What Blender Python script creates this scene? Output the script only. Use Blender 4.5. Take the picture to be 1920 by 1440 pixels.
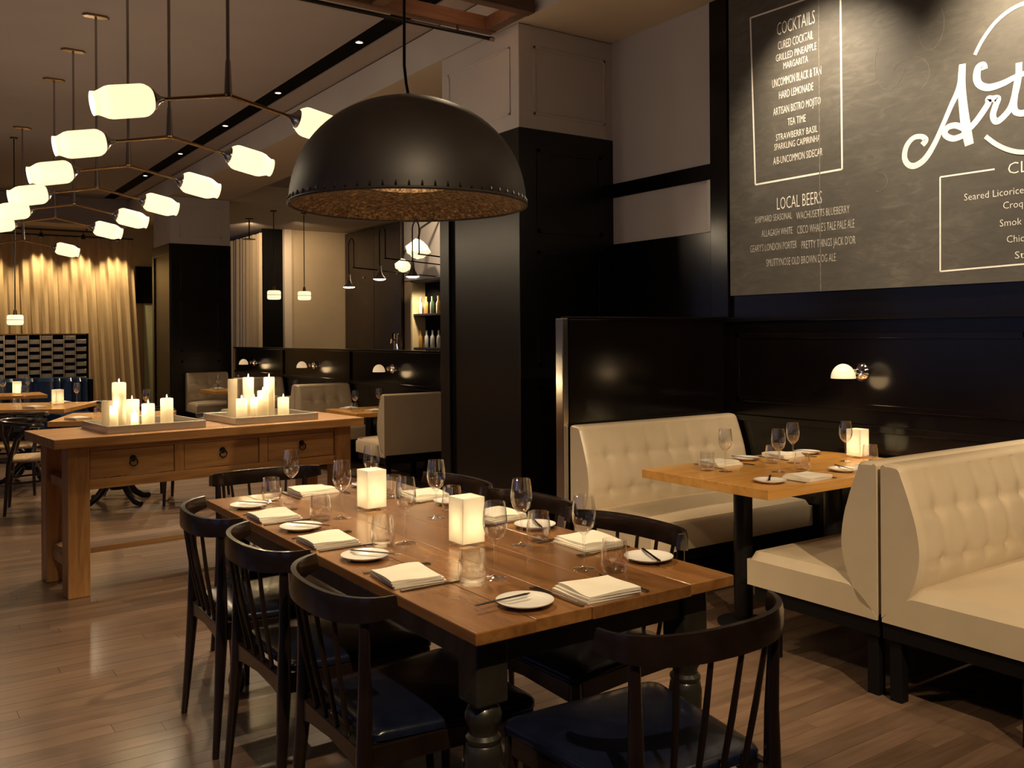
import bpy, bmesh, math, random
from mathutils import Vector, Matrix
random.seed(7)
SC = bpy.context.scene
COL = SC.collection
for o in list(bpy.data.objects):
    bpy.data.objects.remove(o)

# ------------------------------------------------------------------ camera
FPX, CXP, CYP, CAMH = 1714.0, 960.0, 628.0, 1.40
YAW, ROLL = math.atan2(1180, FPX), math.radians(0.40)
_f = Vector((math.sin(YAW), math.cos(YAW), 0)); _r = Vector((math.cos(YAW), -math.sin(YAW), 0)); _u = Vector((0, 0, 1))
_rr = _r * math.cos(ROLL) - _u * math.sin(ROLL); _uu = _r * math.sin(ROLL) + _u * math.cos(ROLL)
cam_data = bpy.data.cameras.new('camera'); cam = bpy.data.objects.new('camera', cam_data); COL.objects.link(cam)
cam_data.sensor_fit = 'HORIZONTAL'; cam_data.sensor_width = 36.0
cam_data.lens = 36.0 * FPX / 1920.0
cam_data.shift_y = -(720.0 - CYP) / 1920.0
cam_data.clip_start = 0.05; cam_data.clip_end = 200
cam.matrix_world = Matrix(((_rr.x, _uu.x, -_f.x, 0), (_rr.y, _uu.y, -_f.y, 0), (_rr.z, _uu.z, -_f.z, CAMH), (0, 0, 0, 1)))
SC.camera = cam

# ------------------------------------------------------------------ world, exposure
w = bpy.data.worlds.new('dusk_sky'); SC.world = w; w.use_nodes = True
w.node_tree.nodes['Background'].inputs[0].default_value = (0.22, 0.32, 0.72, 1)
w.node_tree.nodes['Background'].inputs[1].default_value = 0.42
SC.view_settings.view_transform = 'Standard'; SC.view_settings.look = 'None'
SC.view_settings.gamma = 1.0; SC.view_settings.use_curve_mapping = False
SC.view_settings.exposure = 0.45

WARM = (1.0, 0.74, 0.46)
def spot(loc, target, watts, angle=60, blend=0.5, size=0.03, color=WARM):
    l = bpy.data.lights.new('spotlight', 'SPOT'); l.energy = watts; l.color = color
    l.spot_size = math.radians(angle); l.spot_blend = blend; l.shadow_soft_size = size
    o = bpy.data.objects.new('spotlight', l); COL.objects.link(o); o.location = loc
    o.rotation_euler = (Vector(target) - Vector(loc)).to_track_quat('-Z', 'Y').to_euler()
    return o
def point(loc, watts, size=0.03, color=WARM, parent=None):
    l = bpy.data.lights.new('lamp_light', 'POINT'); l.energy = watts; l.color = color; l.shadow_soft_size = size
    o = bpy.data.objects.new('lamp_light', l); COL.objects.link(o); o.location = loc
    if parent: o.parent = parent
    return o

# ceiling spotlights in the black slot (their housings are built further down)
SLOT_Y = [-0.4, 1.45, 3.3, 5.05, 6.88, 8.75, 10.44, 12.35, 14.3]
for y in SLOT_Y:
    aim = (2.0, y - 1.4, 0) if y > 4 else (2.7, y + 0.6, 0)
    spot((3.235, y, 3.785), aim, 240 if y > 4 else 34, 76, 0.6, 0.025)
# ceiling track spots behind the viewer: booths, dining table, chalkboard
TRACK = [((1.3, -1.3, 3.62), (3.55, 2.75, 0.7), 520, 33), ((2.3, -1.6, 3.62), (3.7, 1.5, 0.5), 90, 42),
         ((0.3, -0.6, 3.62), (1.45, 2.6, 0.75), 300, 38)]
for loc, tgt, wt, an in TRACK:
    spot(loc, tgt, wt, an, 0.5, 0.03)
BOARD = [((3.72, 3.28, 3.46), (4.40, 3.22, 2.50), 150, 84), ((3.72, 2.05, 3.44), (4.40, 2.0, 2.5), 200, 92), ((3.72, 0.8, 3.44), (4.40, 0.8, 2.35), 90, 70)]
for loc, tgt, wt, an in BOARD:
    spot(loc, tgt, wt, an, 1.0, 0.03, (1.0, 0.80, 0.56))
CURT_X = [-0.3, 0.6, 1.45, 2.28, 2.95, 3.52]
for x in CURT_X:
    spot((x, 17.72, 3.17), (x, 17.98, 1.9), 95, 78, 0.8, 0.02, (1.0, 0.72, 0.36))
spot((6.9, 12.8, 3.45), (7.83, 13.9, 2.7), 90, 80, 0.7, 0.05)
spot((6.2, 16.0, 3.45), (7.2, 17.4, 2.2), 95, 100, 0.8, 0.05)
spot((5.6, 16.6, 3.45), (6.1, 18.6, 2.4), 70, 100, 0.8, 0.05)
spot((4.0, 16.6, 3.2), (3.56, 14.8, 2.0), 90, 80, 0.8, 0.05)  # added spot without a fixture, brightens the side of the far pier

# ------------------------------------------------------------------ materials
def _nt(name):
    m = bpy.data.materials.new(name); m.use_nodes = True
    nt = m.node_tree; b = nt.nodes['Principled BSDF']
    return m, nt, b
def _coord(nt, scale=(1, 1, 1), kind='Object'):
    tc = nt.nodes.new('ShaderNodeTexCoord'); mp = nt.nodes.new('ShaderNodeMapping')
    mp.inputs['Scale'].default_value = scale
    nt.links.new(tc.outputs[kind], mp.inputs['Vector'])
    return mp.outputs['Vector']
def _ramp(nt, fac, stops):
    r = nt.nodes.new('ShaderNodeValToRGB')
    el = r.color_ramp.elements
    while len(el) < len(stops): el.new(0.5)
    for e, (p, c) in zip(el, stops):
        e.position = p; e.color = (*c, 1)
    nt.links.new(fac, r.inputs['Fac'])
    return r.outputs['Color']
def _noise(nt, vec, scale=5, detail=4, rough=0.55, dist=0.0):
    n = nt.nodes.new('ShaderNodeTexNoise'); n.inputs['Scale'].default_value = scale
    n.inputs['Detail'].default_value = detail; n.inputs['Roughness'].default_value = rough
    n.inputs['Distortion'].default_value = dist
    nt.links.new(vec, n.inputs['Vector'])
    return n.outputs['Fac']
def _bump(nt, b, h, strength=0.2, dist=0.01):
    bp = nt.nodes.new('ShaderNodeBump'); bp.inputs['Strength'].default_value = strength
    bp.inputs['Distance'].default_value = dist
    nt.links.new(h, bp.inputs['Height']); nt.links.new(bp.outputs['Normal'], b.inputs['Normal'])
def plain(name, col, rough=0.5, metal=0.0, var=0.12, nscale=6, bump=0.0, coat=0.0, spec=0.5, bscale=None):
    m, nt, b = _nt(name)
    v = _coord(nt)
    n = _noise(nt, v, nscale)
    c0 = tuple(max(0, c * (1 - var)) for c in col); c1 = tuple(min(1, c * (1 + var)) for c in col)
    nt.links.new(_ramp(nt, n, [(0.3, c0), (0.7, c1)]), b.inputs['Base Color'])
    b.inputs['Roughness'].default_value = rough; b.inputs['Metallic'].default_value = metal
    b.inputs['Coat Weight'].default_value = coat; b.inputs['Coat Roughness'].default_value = 0.08
    b.inputs['Specular IOR Level'].default_value = spec
    if bump:
        _bump(nt, b, _noise(nt, v, bscale or nscale * 12, 3), bump, 0.004)
    return m
def wood(name, dark, mid, light, axis='Y', rough=0.35, coat=0.3, scale=1.0, rnd=0.25, per='object'):
    m, nt, b = _nt(name)
    s = {'X': (0.9, 9, 9), 'Y': (9, 0.9, 9), 'Z': (9, 9, 0.9)}[axis]
    tc = nt.nodes.new('ShaderNodeTexCoord')
    oi = nt.nodes.new('ShaderNodeObjectInfo') if per == 'object' else nt.nodes.new('ShaderNodeNewGeometry')
    rout = oi.outputs['Random'] if per == 'object' else oi.outputs['Random Per Island']
    add = nt.nodes.new('ShaderNodeVectorMath'); add.operation = 'MULTIPLY_ADD'
    nt.links.new(rout, add.inputs[0]); add.inputs[1].default_value = (13.7, 7.3, 5.1)
    nt.links.new(tc.outputs['Object'], add.inputs[2])
    mp = nt.nodes.new('ShaderNodeMapping'); mp.inputs['Scale'].default_value = tuple(k * scale for k in s)
    nt.links.new(add.outputs[0], mp.inputs['Vector'])
    n = _noise(nt, mp.outputs['Vector'], 2.2, 6, 0.62, 0.8)
    col = _ramp(nt, n, [(0.25, dark), (0.5, mid), (0.78, light)])
    hsv = nt.nodes.new('ShaderNodeHueSaturation')
    mr = nt.nodes.new('ShaderNodeMapRange'); mr.inputs[3].default_value = 1 - rnd; mr.inputs[4].default_value = 1 + rnd
    nt.links.new(rout, mr.inputs[0]); nt.links.new(mr.outputs[0], hsv.inputs['Value']); nt.links.new(col, hsv.inputs['Color'])
    nt.links.new(hsv.outputs['Color'], b.inputs['Base Color'])
    b.inputs['Roughness'].default_value = rough; b.inputs['Coat Weight'].default_value = coat; b.inputs['Coat Roughness'].default_value = 0.15
    _bump(nt, b, n, 0.12, 0.004)
    return m
def glow(name, col, strength, base=(0.9, 0.85, 0.7)):
    m, nt, b = _nt(name)
    n = _noise(nt, _coord(nt), 4, 2)
    c0 = tuple(c * 0.86 for c in col)
    nt.links.new(_ramp(nt, n, [(0.3, c0), (0.7, col)]), b.inputs['Emission Color'])
    b.inputs['Base Color'].default_value = (*base, 1); b.inputs['Emission Strength'].default_value = strength
    b.inputs['Roughness'].default_value = 0.4
    return m
def clear_glass(name='clear_glass', tint=(0.99, 0.99, 0.99), ior=1.5):
    m = bpy.data.materials.new(name); m.use_nodes = True; nt = m.node_tree
    nt.nodes.remove(nt.nodes['Principled BSDF']); out = nt.nodes['Material Output']
    tr = nt.nodes.new('ShaderNodeBsdfTransparent'); tr.inputs[0].default_value = (*tint, 1)
    gl = nt.nodes.new('ShaderNodeBsdfGlossy'); gl.inputs['Roughness'].default_value = 0.02; gl.inputs['Color'].default_value = (1, 1, 1, 1)
    lw_ = nt.nodes.new('ShaderNodeLayerWeight'); lw_.inputs['Blend'].default_value = 0.5
    pw_ = nt.nodes.new('ShaderNodeMath'); pw_.operation = 'POWER'; pw_.inputs[1].default_value = 2.6
    nt.links.new(lw_.outputs['Facing'], pw_.inputs[0])
    fr = nt.nodes.new('ShaderNodeMath'); fr.operation = 'MULTIPLY_ADD'; fr.inputs[1].default_value = 0.9; fr.inputs[2].default_value = 0.08
    nt.links.new(pw_.outputs[0], fr.inputs[0])
    mx = nt.nodes.new('ShaderNodeMixShader')
    nt.links.new(fr.outputs[0], mx.inputs[0]); nt.links.new(tr.outputs[0], mx.inputs[1]); nt.links.new(gl.outputs[0], mx.inputs[2])
    nt.links.new(mx.outputs[0], out.inputs[0])
    return m
def translucent(name, col, mix=0.6, rough=0.5):
    m, nt, b = _nt(name)
    out = nt.nodes['Material Output']
    n = _noise(nt, _coord(nt), 9, 3)
    c = _ramp(nt, n, [(0.3, tuple(k * 0.94 for k in col)), (0.7, col)])
    nt.links.new(c, b.inputs['Base Color']); b.inputs['Roughness'].default_value = rough
    t = nt.nodes.new('ShaderNodeBsdfTranslucent'); nt.links.new(c, t.inputs['Color'])
    mx = nt.nodes.new('ShaderNodeMixShader'); mx.inputs[0].default_value = mix
    nt.links.new(b.outputs[0], mx.inputs[1]); nt.links.new(t.outputs[0], mx.inputs[2]); nt.links.new(mx.outputs[0], out.inputs[0])
    return m
def chalkboard_mat():
    m, nt, b = _nt('chalkboard_slate')
    v = _coord(nt, (1, 1, 1))
    n1 = _noise(nt, v, 1.6, 6, 0.6, 0.6)
    v2 = _coord(nt, (1, 2.2, 7)); n2 = _noise(nt, v2, 3.0, 5, 0.65, 1.2)
    mx = nt.nodes.new('ShaderNodeMath'); mx.operation = 'MULTIPLY'
    nt.links.new(n1, mx.inputs[0]); nt.links.new(n2, mx.inputs[1])
    c = _ramp(nt, mx.outputs[0], [(0.10, (0.060, 0.055, 0.047)), (0.30, (0.088, 0.081, 0.068)), (0.46, (0.135, 0.124, 0.103))])
    nt.links.new(c, b.inputs['Base Color']); b.inputs['Roughness'].default_value = 0.62
    return m

M = {}
M['floor_obj'] = wood('floor_oak', (0.103, 0.062, 0.039), (0.156, 0.098, 0.064), (0.205, 0.135, 0.090), 'X', 0.31, 0.25, 1.0, 0.18, 'object')
M['floor_isl'] = wood('floor_oak_field', (0.103, 0.062, 0.039), (0.156, 0.098, 0.064), (0.205, 0.135, 0.090), 'X', 0.31, 0.25, 1.0, 0.18, 'island')
M['subfloor'] = plain('subfloor_dark', (0.02, 0.013, 0.009), 0.9)
M['ceiling'] = plain('ceiling_taupe', (0.30, 0.25, 0.235), 0.85, var=0.04, nscale=2)
M['soffit'] = plain('soffit_paint', (0.52, 0.43, 0.33), 0.8, var=0.04, nscale=2)
M['white'] = plain('white_paint', (0.50, 0.465, 0.45), 0.42, var=0.03, nscale=2, spec=0.4)
M['black'] = plain('black_lacquer', (0.0035, 0.0022, 0.0020), 0.17, var=0.2, nscale=3, spec=0.34)
M['black_satin'] = plain('black_satin', (0.0045, 0.0032, 0.0028), 0.32, var=0.2, nscale=3, spec=0.42)
M['black_matt'] = plain('black_matt', (0.003, 0.0025, 0.0025), 0.6, var=0.2, spec=0.2)
M['slot'] = plain('slot_black', (0.004, 0.0035, 0.003), 0.9, spec=0.05)
M['tan_wall'] = plain('tan_plaster', (0.42, 0.32, 0.20), 0.7, var=0.05, nscale=2)
M['board'] = chalkboard_mat()
M['chalk'] = plain('chalk_white', (0.86, 0.83, 0.76), 0.9, var=0.10, nscale=60)
M['chalk_dim'] = plain('chalk_thin', (0.62, 0.59, 0.53), 0.9, var=0.22, nscale=70)
M['smudge_glint'] = plain('chalk_smudge', (0.17, 0.155, 0.13), 0.9, var=0.3, nscale=40)  # chalk smears; also colours the painted highlight on the board seam
M['pine'] = wood('dining_pine', (0.115, 0.045, 0.012), (0.220, 0.096, 0.027), (0.315, 0.152, 0.048), 'Y', 0.27, 0.30, 0.8, 0.15)
M['oak_x'] = wood('booth_oak', (0.44, 0.20, 0.040), (0.60, 0.30, 0.072), (0.70, 0.38, 0.11), 'X', 0.32, 0.3, 0.8, 0.05)
M['oldpine_x'] = wood('console_pine', (0.22, 0.095, 0.027), (0.40, 0.195, 0.060), (0.52, 0.29, 0.105), 'X', 0.42, 0.15, 1.0, 0.14)
M['oldpine_z'] = wood('console_pine_upright', (0.22, 0.095, 0.027), (0.40, 0.195, 0.060), (0.52, 0.29, 0.105), 'Z', 0.42, 0.15, 1.0, 0.14)
M['raw_wood'] = wood('ceiling_fir', (0.07, 0.032, 0.016), (0.12, 0.058, 0.030), (0.16, 0.085, 0.045), 'X', 0.6, 0.05, 1.0, 0.15)
M['leg_black'] = plain('painted_black_wood', (0.020, 0.018, 0.013), 0.34, var=0.35, nscale=14, coat=0.2)
M['chair'] = plain('ebonised_wood', (0.012, 0.0065, 0.0045), 0.24, var=0.3, nscale=10, coat=0.3)
M['seat'] = plain('navy_black_leather', (0.006, 0.009, 0.023), 0.26, var=0.3, nscale=18, bump=0.10, bscale=60, coat=0.15)
M['cream'] = plain('cream_leather', (0.54, 0.445, 0.31), 0.36, var=0.05, nscale=5, bump=0.05, bscale=120)
M['navy'] = plain('navy_leather', (0.026, 0.050, 0.100), 0.25, var=0.25, nscale=8, bump=0.05, bscale=90)
M['china'] = plain('white_china', (0.80, 0.77, 0.70), 0.18, var=0.02)
M['linen'] = plain('cream_linen', (0.78, 0.73, 0.60), 0.85, var=0.05, nscale=14, bump=0.12, bscale=260)
M['pewter'] = plain('pewter', (0.62, 0.57, 0.48), 0.32, 0.45, 0.08)
M['steel'] = plain('polished_steel', (0.62, 0.60, 0.57), 0.16, 1.0, 0.05)
M['cutlery'] = plain('dark_cutlery', (0.30, 0.28, 0.26), 0.22, 1.0, 0.1)
M['chrome'] = plain('chrome', (0.75, 0.74, 0.72), 0.06, 1.0, 0.02)
M['brass'] = plain('aged_brass', (0.30, 0.19, 0.09), 0.25, 1.0, 0.15)
M['nickel'] = plain('satin_nickel', (0.42, 0.38, 0.34), 0.24, 1.0, 0.08)
M['iron'] = plain('black_iron', (0.012, 0.011, 0.011), 0.35, 0.4, 0.3)
M['dome_out'] = plain('dark_bronze', (0.015, 0.010, 0.008), 0.50, 0.0, 0.25, 8)
def gold_leaf():
    m, nt, b = _nt('dome_gold_leaf')
    v = _coord(nt, (1, 1, 1)); n = _noise(nt, v, 70, 4, 0.7, 0.4)
    nt.links.new(_ramp(nt, n, [(0.35, (0.03, 0.017, 0.008)), (0.52, (0.16, 0.095, 0.042)), (0.70, (0.50, 0.33, 0.17))]), b.inputs['Base Color'])
    b.inputs['Metallic'].default_value = 0.6; b.inputs['Roughness'].default_value = 0.5
    _bump(nt, b, n, 0.5, 0.01)
    return m
M['dome_in'] = gold_leaf()
M['glass'] = clear_glass()
M['pane'] = clear_glass('window_glass', (0.92, 0.95, 0.95), 1.45)
M['shade'] = glow('opal_glass_lit', (1.0, 0.81, 0.47), 1.0)
M['sconce'] = glow('sconce_opal_lit', (1.0, 0.66, 0.36), 0.42)
M['crystal'] = glow('crystal_lit', (1.0, 0.82, 0.52), 0.85)
M['flame'] = glow('flame', (1.0, 0.74, 0.32), 45)
M['bulb'] = glow('bulb_lit', (1.0, 0.78, 0.48), 14)
M['wax'] = translucent('candle_wax', (0.94, 0.87, 0.70), 0.45, 0.5)
M['frost'] = translucent('frosted_votive', (0.95, 0.92, 0.84), 0.50, 0.4)
M['curtain'] = translucent('sheer_curtain', (0.70, 0.54, 0.34), 0.30, 0.9)
M['wicker'] = plain('woven_cord', (0.42, 0.29, 0.15), 0.8, var=0.25, nscale=60, bump=0.3, bscale=120)
M['tile'] = plain('pewter_tile', (0.46, 0.42, 0.36), 0.36, 0.3, 0.3, 12)
M['tile_edge'] = plain('tile_channel', (0.62, 0.50, 0.36), 0.3, 0.8, 0.1)
M['gilt'] = plain('pale_brass', (0.75, 0.60, 0.34), 0.4, 0.3, 0.05)
M['door_glass'] = plain('frosted_door', (0.40, 0.40, 0.24), 0.5, var=0.05)
M['dark_wood'] = plain('bar_dark_veneer', (0.030, 0.018, 0.012), 0.38, var=0.25, nscale=4)
M['bottle_amber'] = plain('amber_bottle', (0.40, 0.21, 0.05), 0.12, var=0.2, coat=0.4)
M['bottle_clear'] = plain('clear_bottle', (0.55, 0.57, 0.56), 0.10, var=0.2, coat=0.4)
M['bottle_green'] = plain('green_bottle', (0.05, 0.09, 0.04), 0.12, var=0.2, coat=0.4)

# ------------------------------------------------------------------ mesh helpers
class G:
    def __init__(s): s.v = []; s.f = []
    def add(s, vs, fs):
        k = len(s.v); s.v += [tuple(x) for x in vs]; s.f += [tuple(i + k for i in q) for q in fs]; return s
    def box(s, x0, x1, y0, y1, z0, z1):
        return s.add([(x0, y0, z0), (x1, y0, z0), (x1, y1, z0), (x0, y1, z0), (x0, y0, z1), (x1, y0, z1), (x1, y1, z1), (x0, y1, z1)],
                     [(0, 3, 2, 1), (4, 5, 6, 7), (0, 1, 5, 4), (1, 2, 6, 5), (2, 3, 7, 6), (3, 0, 4, 7)])
    def lathe(s, prof, n=24, c=(0, 0, 0), mat=None, caps=True):
        mat = mat or Matrix.Identity(3); c = Vector(c); vs = []; fs = []
        for (r, z) in prof:
            for i in range(n):
                a = 2 * math.pi * i / n
                vs.append(c + mat @ Vector((r * math.cos(a), r * math.sin(a), z)))
        m = len(prof)
        for j in range(m - 1):
            for i in range(n):
                i2 = (i + 1) % n
                fs.append((j * n + i, j * n + i2, (j + 1) * n + i2, (j + 1) * n + i))
        if caps:
            if prof[0][0] > 1e-6: fs.append(tuple(reversed(range(n))))
            if prof[-1][0] > 1e-6: fs.append(tuple((m - 1) * n + i for i in range(n)))
        return s.add(vs, fs)
    def tube(s, path, rad, n=8, up=None):
        path = [Vector(p) for p in path]; m = len(path); vs = []; fs = []
        rad = rad if isinstance(rad, (list, tuple)) else [rad] * m
        prev = None
        for j, p in enumerate(path):
            t = (path[min(j + 1, m - 1)] - path[max(j - 1, 0)]).normalized()
            if prev is None:
                a = Vector((0, 0, 1)) if abs(t.z) < 0.9 else Vector((1, 0, 0))
            else:
                a = prev
            side = t.cross(a).normalized() if prev is None else (a - t * a.dot(t)).normalized()
            prev = side; b2 = t.cross(side)
            for i in range(n):
                an = 2 * math.pi * i / n
                vs.append(p + (side * math.cos(an) + b2 * math.sin(an)) * rad[j])
        for j in range(m - 1):
            for i in range(n):
                i2 = (i + 1) % n
                fs.append((j * n + i, j * n + i2, (j + 1) * n + i2, (j + 1) * n + i))
        fs.append(tuple(reversed(range(n)))); fs.append(tuple((m - 1) * n + i for i in range(n)))
        return s.add(vs, fs)
    def sweep(s, path, sec, up=(0, 0, 1), sc=None):
        # rectangular or other closed section (a across, b along up) swept along a path
        path = [Vector(p) for p in path]; up = Vector(up); m = len(path); n = len(sec); vs = []; fs = []
        for j, p in enumerate(path):
            t = (path[min(j + 1, m - 1)] - path[max(j - 1, 0)]).normalized()
            side = t.cross(up).normalized(); u2 = side.cross(t)
            k = sc[j] if sc else (1, 1)
            for (a, b) in sec:
                vs.append(p + side * a * k[0] + u2 * b * k[1])
        for j in range(m - 1):
            for i in range(n):
                i2 = (i + 1) % n
                fs.append((j * n + i, j * n + i2, (j + 1) * n + i2, (j + 1) * n + i))
        fs.append(tuple(reversed(range(n)))); fs.append(tuple((m - 1) * n + i for i in range(n)))
        return s.add(vs, fs)
    def prism(s, poly, h0, h1, axis='Z'):
        def P(a, b, h):
            return {'Z': (a, b, h), 'X': (h, a, b), 'Y': (a, h, b)}[axis]
        n = len(poly)
        vs = [P(a, b, h0) for a, b in poly] + [P(a, b, h1) for a, b in poly]
        fs = [tuple(reversed(range(n))), tuple(range(n, 2 * n))] + [(i, (i + 1) % n, n + (i + 1) % n, n + i) for i in range(n)]
        return s.add(vs, fs)
    def grid(s, fn, nu, nv):
        vs = [fn(i / nu, j / nv) for j in range(nv + 1) for i in range(nu + 1)]
        fs = [(j * (nu + 1) + i, j * (nu + 1) + i + 1, (j + 1) * (nu + 1) + i + 1, (j + 1) * (nu + 1) + i) for j in range(nv) for i in range(nu)]
        return s.add(vs, fs)
    def cushion(s, outline, z0, z1, crown=0.012, inset=0.014):
        n = len(outline); cx = sum(p[0] for p in outline) / n; cy = sum(p[1] for p in outline) / n
        def ring(d, z):
            r = []
            for (x, y) in outline:
                L = math.hypot(x - cx, y - cy); k = max(0, (L - d) / L)
                r.append((cx + (x - cx) * k, cy + (y - cy) * k, z))
            return r
        rings = [ring(inset, z0), ring(0, z0 + (z1 - z0) * 0.25), ring(0, z0 + (z1 - z0) * 0.65), ring(inset * 0.6, z1 - 0.003), ring(inset * 1.6, z1), ring(0.09, z1 + crown * 0.8)]
        vs = [p for r in rings for p in r]; fs = []
        for j in range(len(rings) - 1):
            for i in range(n):
                i2 = (i + 1) % n; fs.append((j * n + i, j * n + i2, (j + 1) * n + i2, (j + 1) * n + i))
        fs.append(tuple(reversed(range(n)))); k = len(vs); vs.append((cx, cy, z1 + crown))
        for i in range(n): fs.append(((len(rings) - 1) * n + i, (len(rings) - 1) * n + (i + 1) % n, k))
        return s.add(vs, fs)
    def mesh(s, name, mat, bevel=0.0, seg=2, smooth=False, weld=False):
        me = bpy.data.meshes.new(name); me.from_pydata(s.v, [], s.f); me.update()
        bm = bmesh.new(); bm.from_mesh(me)
        if weld: bmesh.ops.remove_doubles(bm, verts=bm.verts, dist=1e-5)
        bmesh.ops.recalc_face_normals(bm, faces=bm.faces)
        if bevel:
            bmesh.ops.bevel(bm, geom=bm.edges[:], offset=bevel, segments=seg, profile=0.5, affect='EDGES', clamp_overlap=True)
        bm.to_mesh(me); bm.free()
        if smooth or bevel:
            me.shade_smooth(); me.set_sharp_from_angle(angle=math.radians(18 if bevel else 38))
        if mat: me.materials.append(mat)
        return me
def link(name, me, parent=None, loc=(0, 0, 0), rz=0.0):
    o = bpy.data.objects.new(name, me); COL.objects.link(o); o.location = loc; o.rotation_euler = (0, 0, rz)
    if parent: o.parent = parent
    return o
def part(parent, name, g, mat, bevel=0.0, smooth=False, seg=2, loc=(0, 0, 0), rz=0.0, label=None):
    o = link(name, g.mesh(name, mat, bevel, seg, smooth), parent, loc, rz)
    if label: o['label'] = label
    return o
def tag(o, label=None, cat=None, group=None, kind=None):
    if label: o['label'] = label
    if cat: o['category'] = cat
    if group: o['group'] = group
    if kind: o['kind'] = kind
    return o
def thing(name, label, cat, loc=(0, 0, 0), rz=0.0, group=None):
    return tag(link(name, None, None, loc, rz), label, cat, group)
def solo(name, g, mat, label, cat, loc=(0, 0, 0), rz=0.0, group=None, bevel=0.0, smooth=False, seg=2):
    return tag(link(name, g.mesh(name, mat, bevel, seg, smooth), None, loc, rz), label, cat, group)
def struct(name, g, mat, label=None, bevel=0.0, smooth=False):
    o = link(name, g.mesh(name, mat, bevel, 2, smooth)); o['kind'] = 'structure'
    o['label'] = label or name.replace('_', ' '); o['category'] = name.split('_')[0]
    return o
def copy_tree(o, parent=None):
    c = o.copy(); COL.objects.link(c)
    if parent is not None: c.parent = parent
    for ch in o.children: copy_tree(ch, c)
    return c
def dup(o, loc, rz, label, group=None):
    c = copy_tree(o); c.location = loc; c.rotation_euler = (0, 0, rz); c['label'] = label
    if group: c['group'] = group
    return c
class Proto:
    """first use places the original, later uses place copies"""
    def __init__(s, root): s.root = root; s.used = False
    def put(s, loc, rz, label, group=None):
        if not s.used:
            s.used = True; o = s.root; o.location = loc; o.rotation_euler = (0, 0, rz); o['label'] = label
            if group: o['group'] = group
            return o
        return dup(s.root, loc, rz, label, group)
def B(*a): return G().box(*a)

# ================================================================== SETTING
XW, XP = 4.40, 3.56          # chalkboard wall, pier / beam face
Y1A, Y1B = 5.07, 6.10        # near pier
Y2A, Y2B = 14.17, 15.20      # far pier
ZB, ZL, ZM = 2.81, 3.52, 3.80
fl = struct('floor', B(-4.6, 8.0, -4.0, 21.0, -0.10, -0.014), M['subfloor'], 'oak strip floor of the dining room')
PW, PL = 0.083, 1.25
def in_view(x, y):
    d = Vector((x, y, -CAMH)); zz = d.dot(_f)
    if zz < 0.5: return None
    px = CXP + d.dot(_r) / zz * FPX; py = CYP - d.z / zz * FPX
    return zz if (-60 < px < 1980 and py < 1480) else None
cells = []
nrow = int(21.0 / PW)
for r_ in range(nrow):
    y0 = -3.0 + r_ * PW
    off = (r_ * 0.437 + 0.31 * math.sin(r_ * 2.1)) % 1.0 * PL
    x = -4.6 + off - PL
    while x < XW + 0.1:
        a, b_ = max(x, -4.6), min(x + PL, XW - 0.002)
        if b_ - a > 0.08:
            vis = [in_view(a + (b_ - a) * t, y0 + PW / 2) for t in (0.1, 0.5, 0.9)]
            vis = [q for q in vis if q]
            # hidden behind the booth seating or under the far benches
            cells.append((min(vis) if vis else 1e9, a, b_, y0))
        x += PL
cells.sort()
full = G().box(-PL / 2 + 0.0008, PL / 2 - 0.0008, -PW / 2 + 0.0008, PW / 2 - 0.0008, -0.014, 0.0).mesh('plank', M['floor_obj'])
nind = 0; rest = G()
for d_, a, b_, y0 in cells:
    if nind < 298 and abs(b_ - a - PL) < 1e-4:
        link('plank', full, fl, ((a + b_) / 2, y0 + PW / 2, 0)); nind += 1
    else:
        rest.box(a + 0.0008, b_ - 0.0008, y0 + 0.0008, y0 + PW - 0.0008, -0.014, 0.0)
pf = part(fl, 'plank_field', rest, M['floor_isl']); pf['kind'] = 'stuff'

# ceilings
struct('ceiling', B(-4.6, 3.14, -4.0, 17.0, ZM, ZM + 0.1), M['ceiling'], 'taupe plaster ceiling over the main dining room')
struct('trim_1', B(3.33, XP, -4.0, 17.0, ZM, ZM + 0.1), M['ceiling'], 'taupe ceiling strip between black slot and beam')
slot = struct('trim_2', B(3.14, 3.33, -4.0, 17.0, ZM + 0.012, ZM + 0.10), M['slot'], 'black recessed lighting slot in the ceiling')
struct('trim_3', B(XP, XW + 0.05, -4.0, 21.0, ZL, ZM - 0.012), M['soffit'], 'dropped beam running along the booths')
for o in [struct('trim_4', B(XP - 0.012, XP, -4.0, 17.0, ZL + 0.001, ZM - 0.014), M['white'], 'pale grey face of the dropped beam')]: pass
struct('trim_5', B(XP + 0.01, XW + 0.05, -4.0, 21.0, ZM - 0.012, ZM + 0.1), M['slot'], 'dark shadow gap above the beam')
struct('ceiling_bar', B(XW + 0.05, 8.0, 5.1, 14.2, ZM, ZM + 0.1), M['ceiling'], 'taupe ceiling over the bar')
struct('ceiling_bar_low', B(XW + 0.05, 8.0, 14.2, 21.0, ZL, ZM + 0.1), M['soffit'], 'dropped tan ceiling beyond the bar')
struct('ceiling_far', B(-4.6, XP - 0.013, 17.0, 18.4, 3.34, ZM + 0.1), M['ceiling'], 'dropped ceiling strip in front of the curtain')

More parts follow.
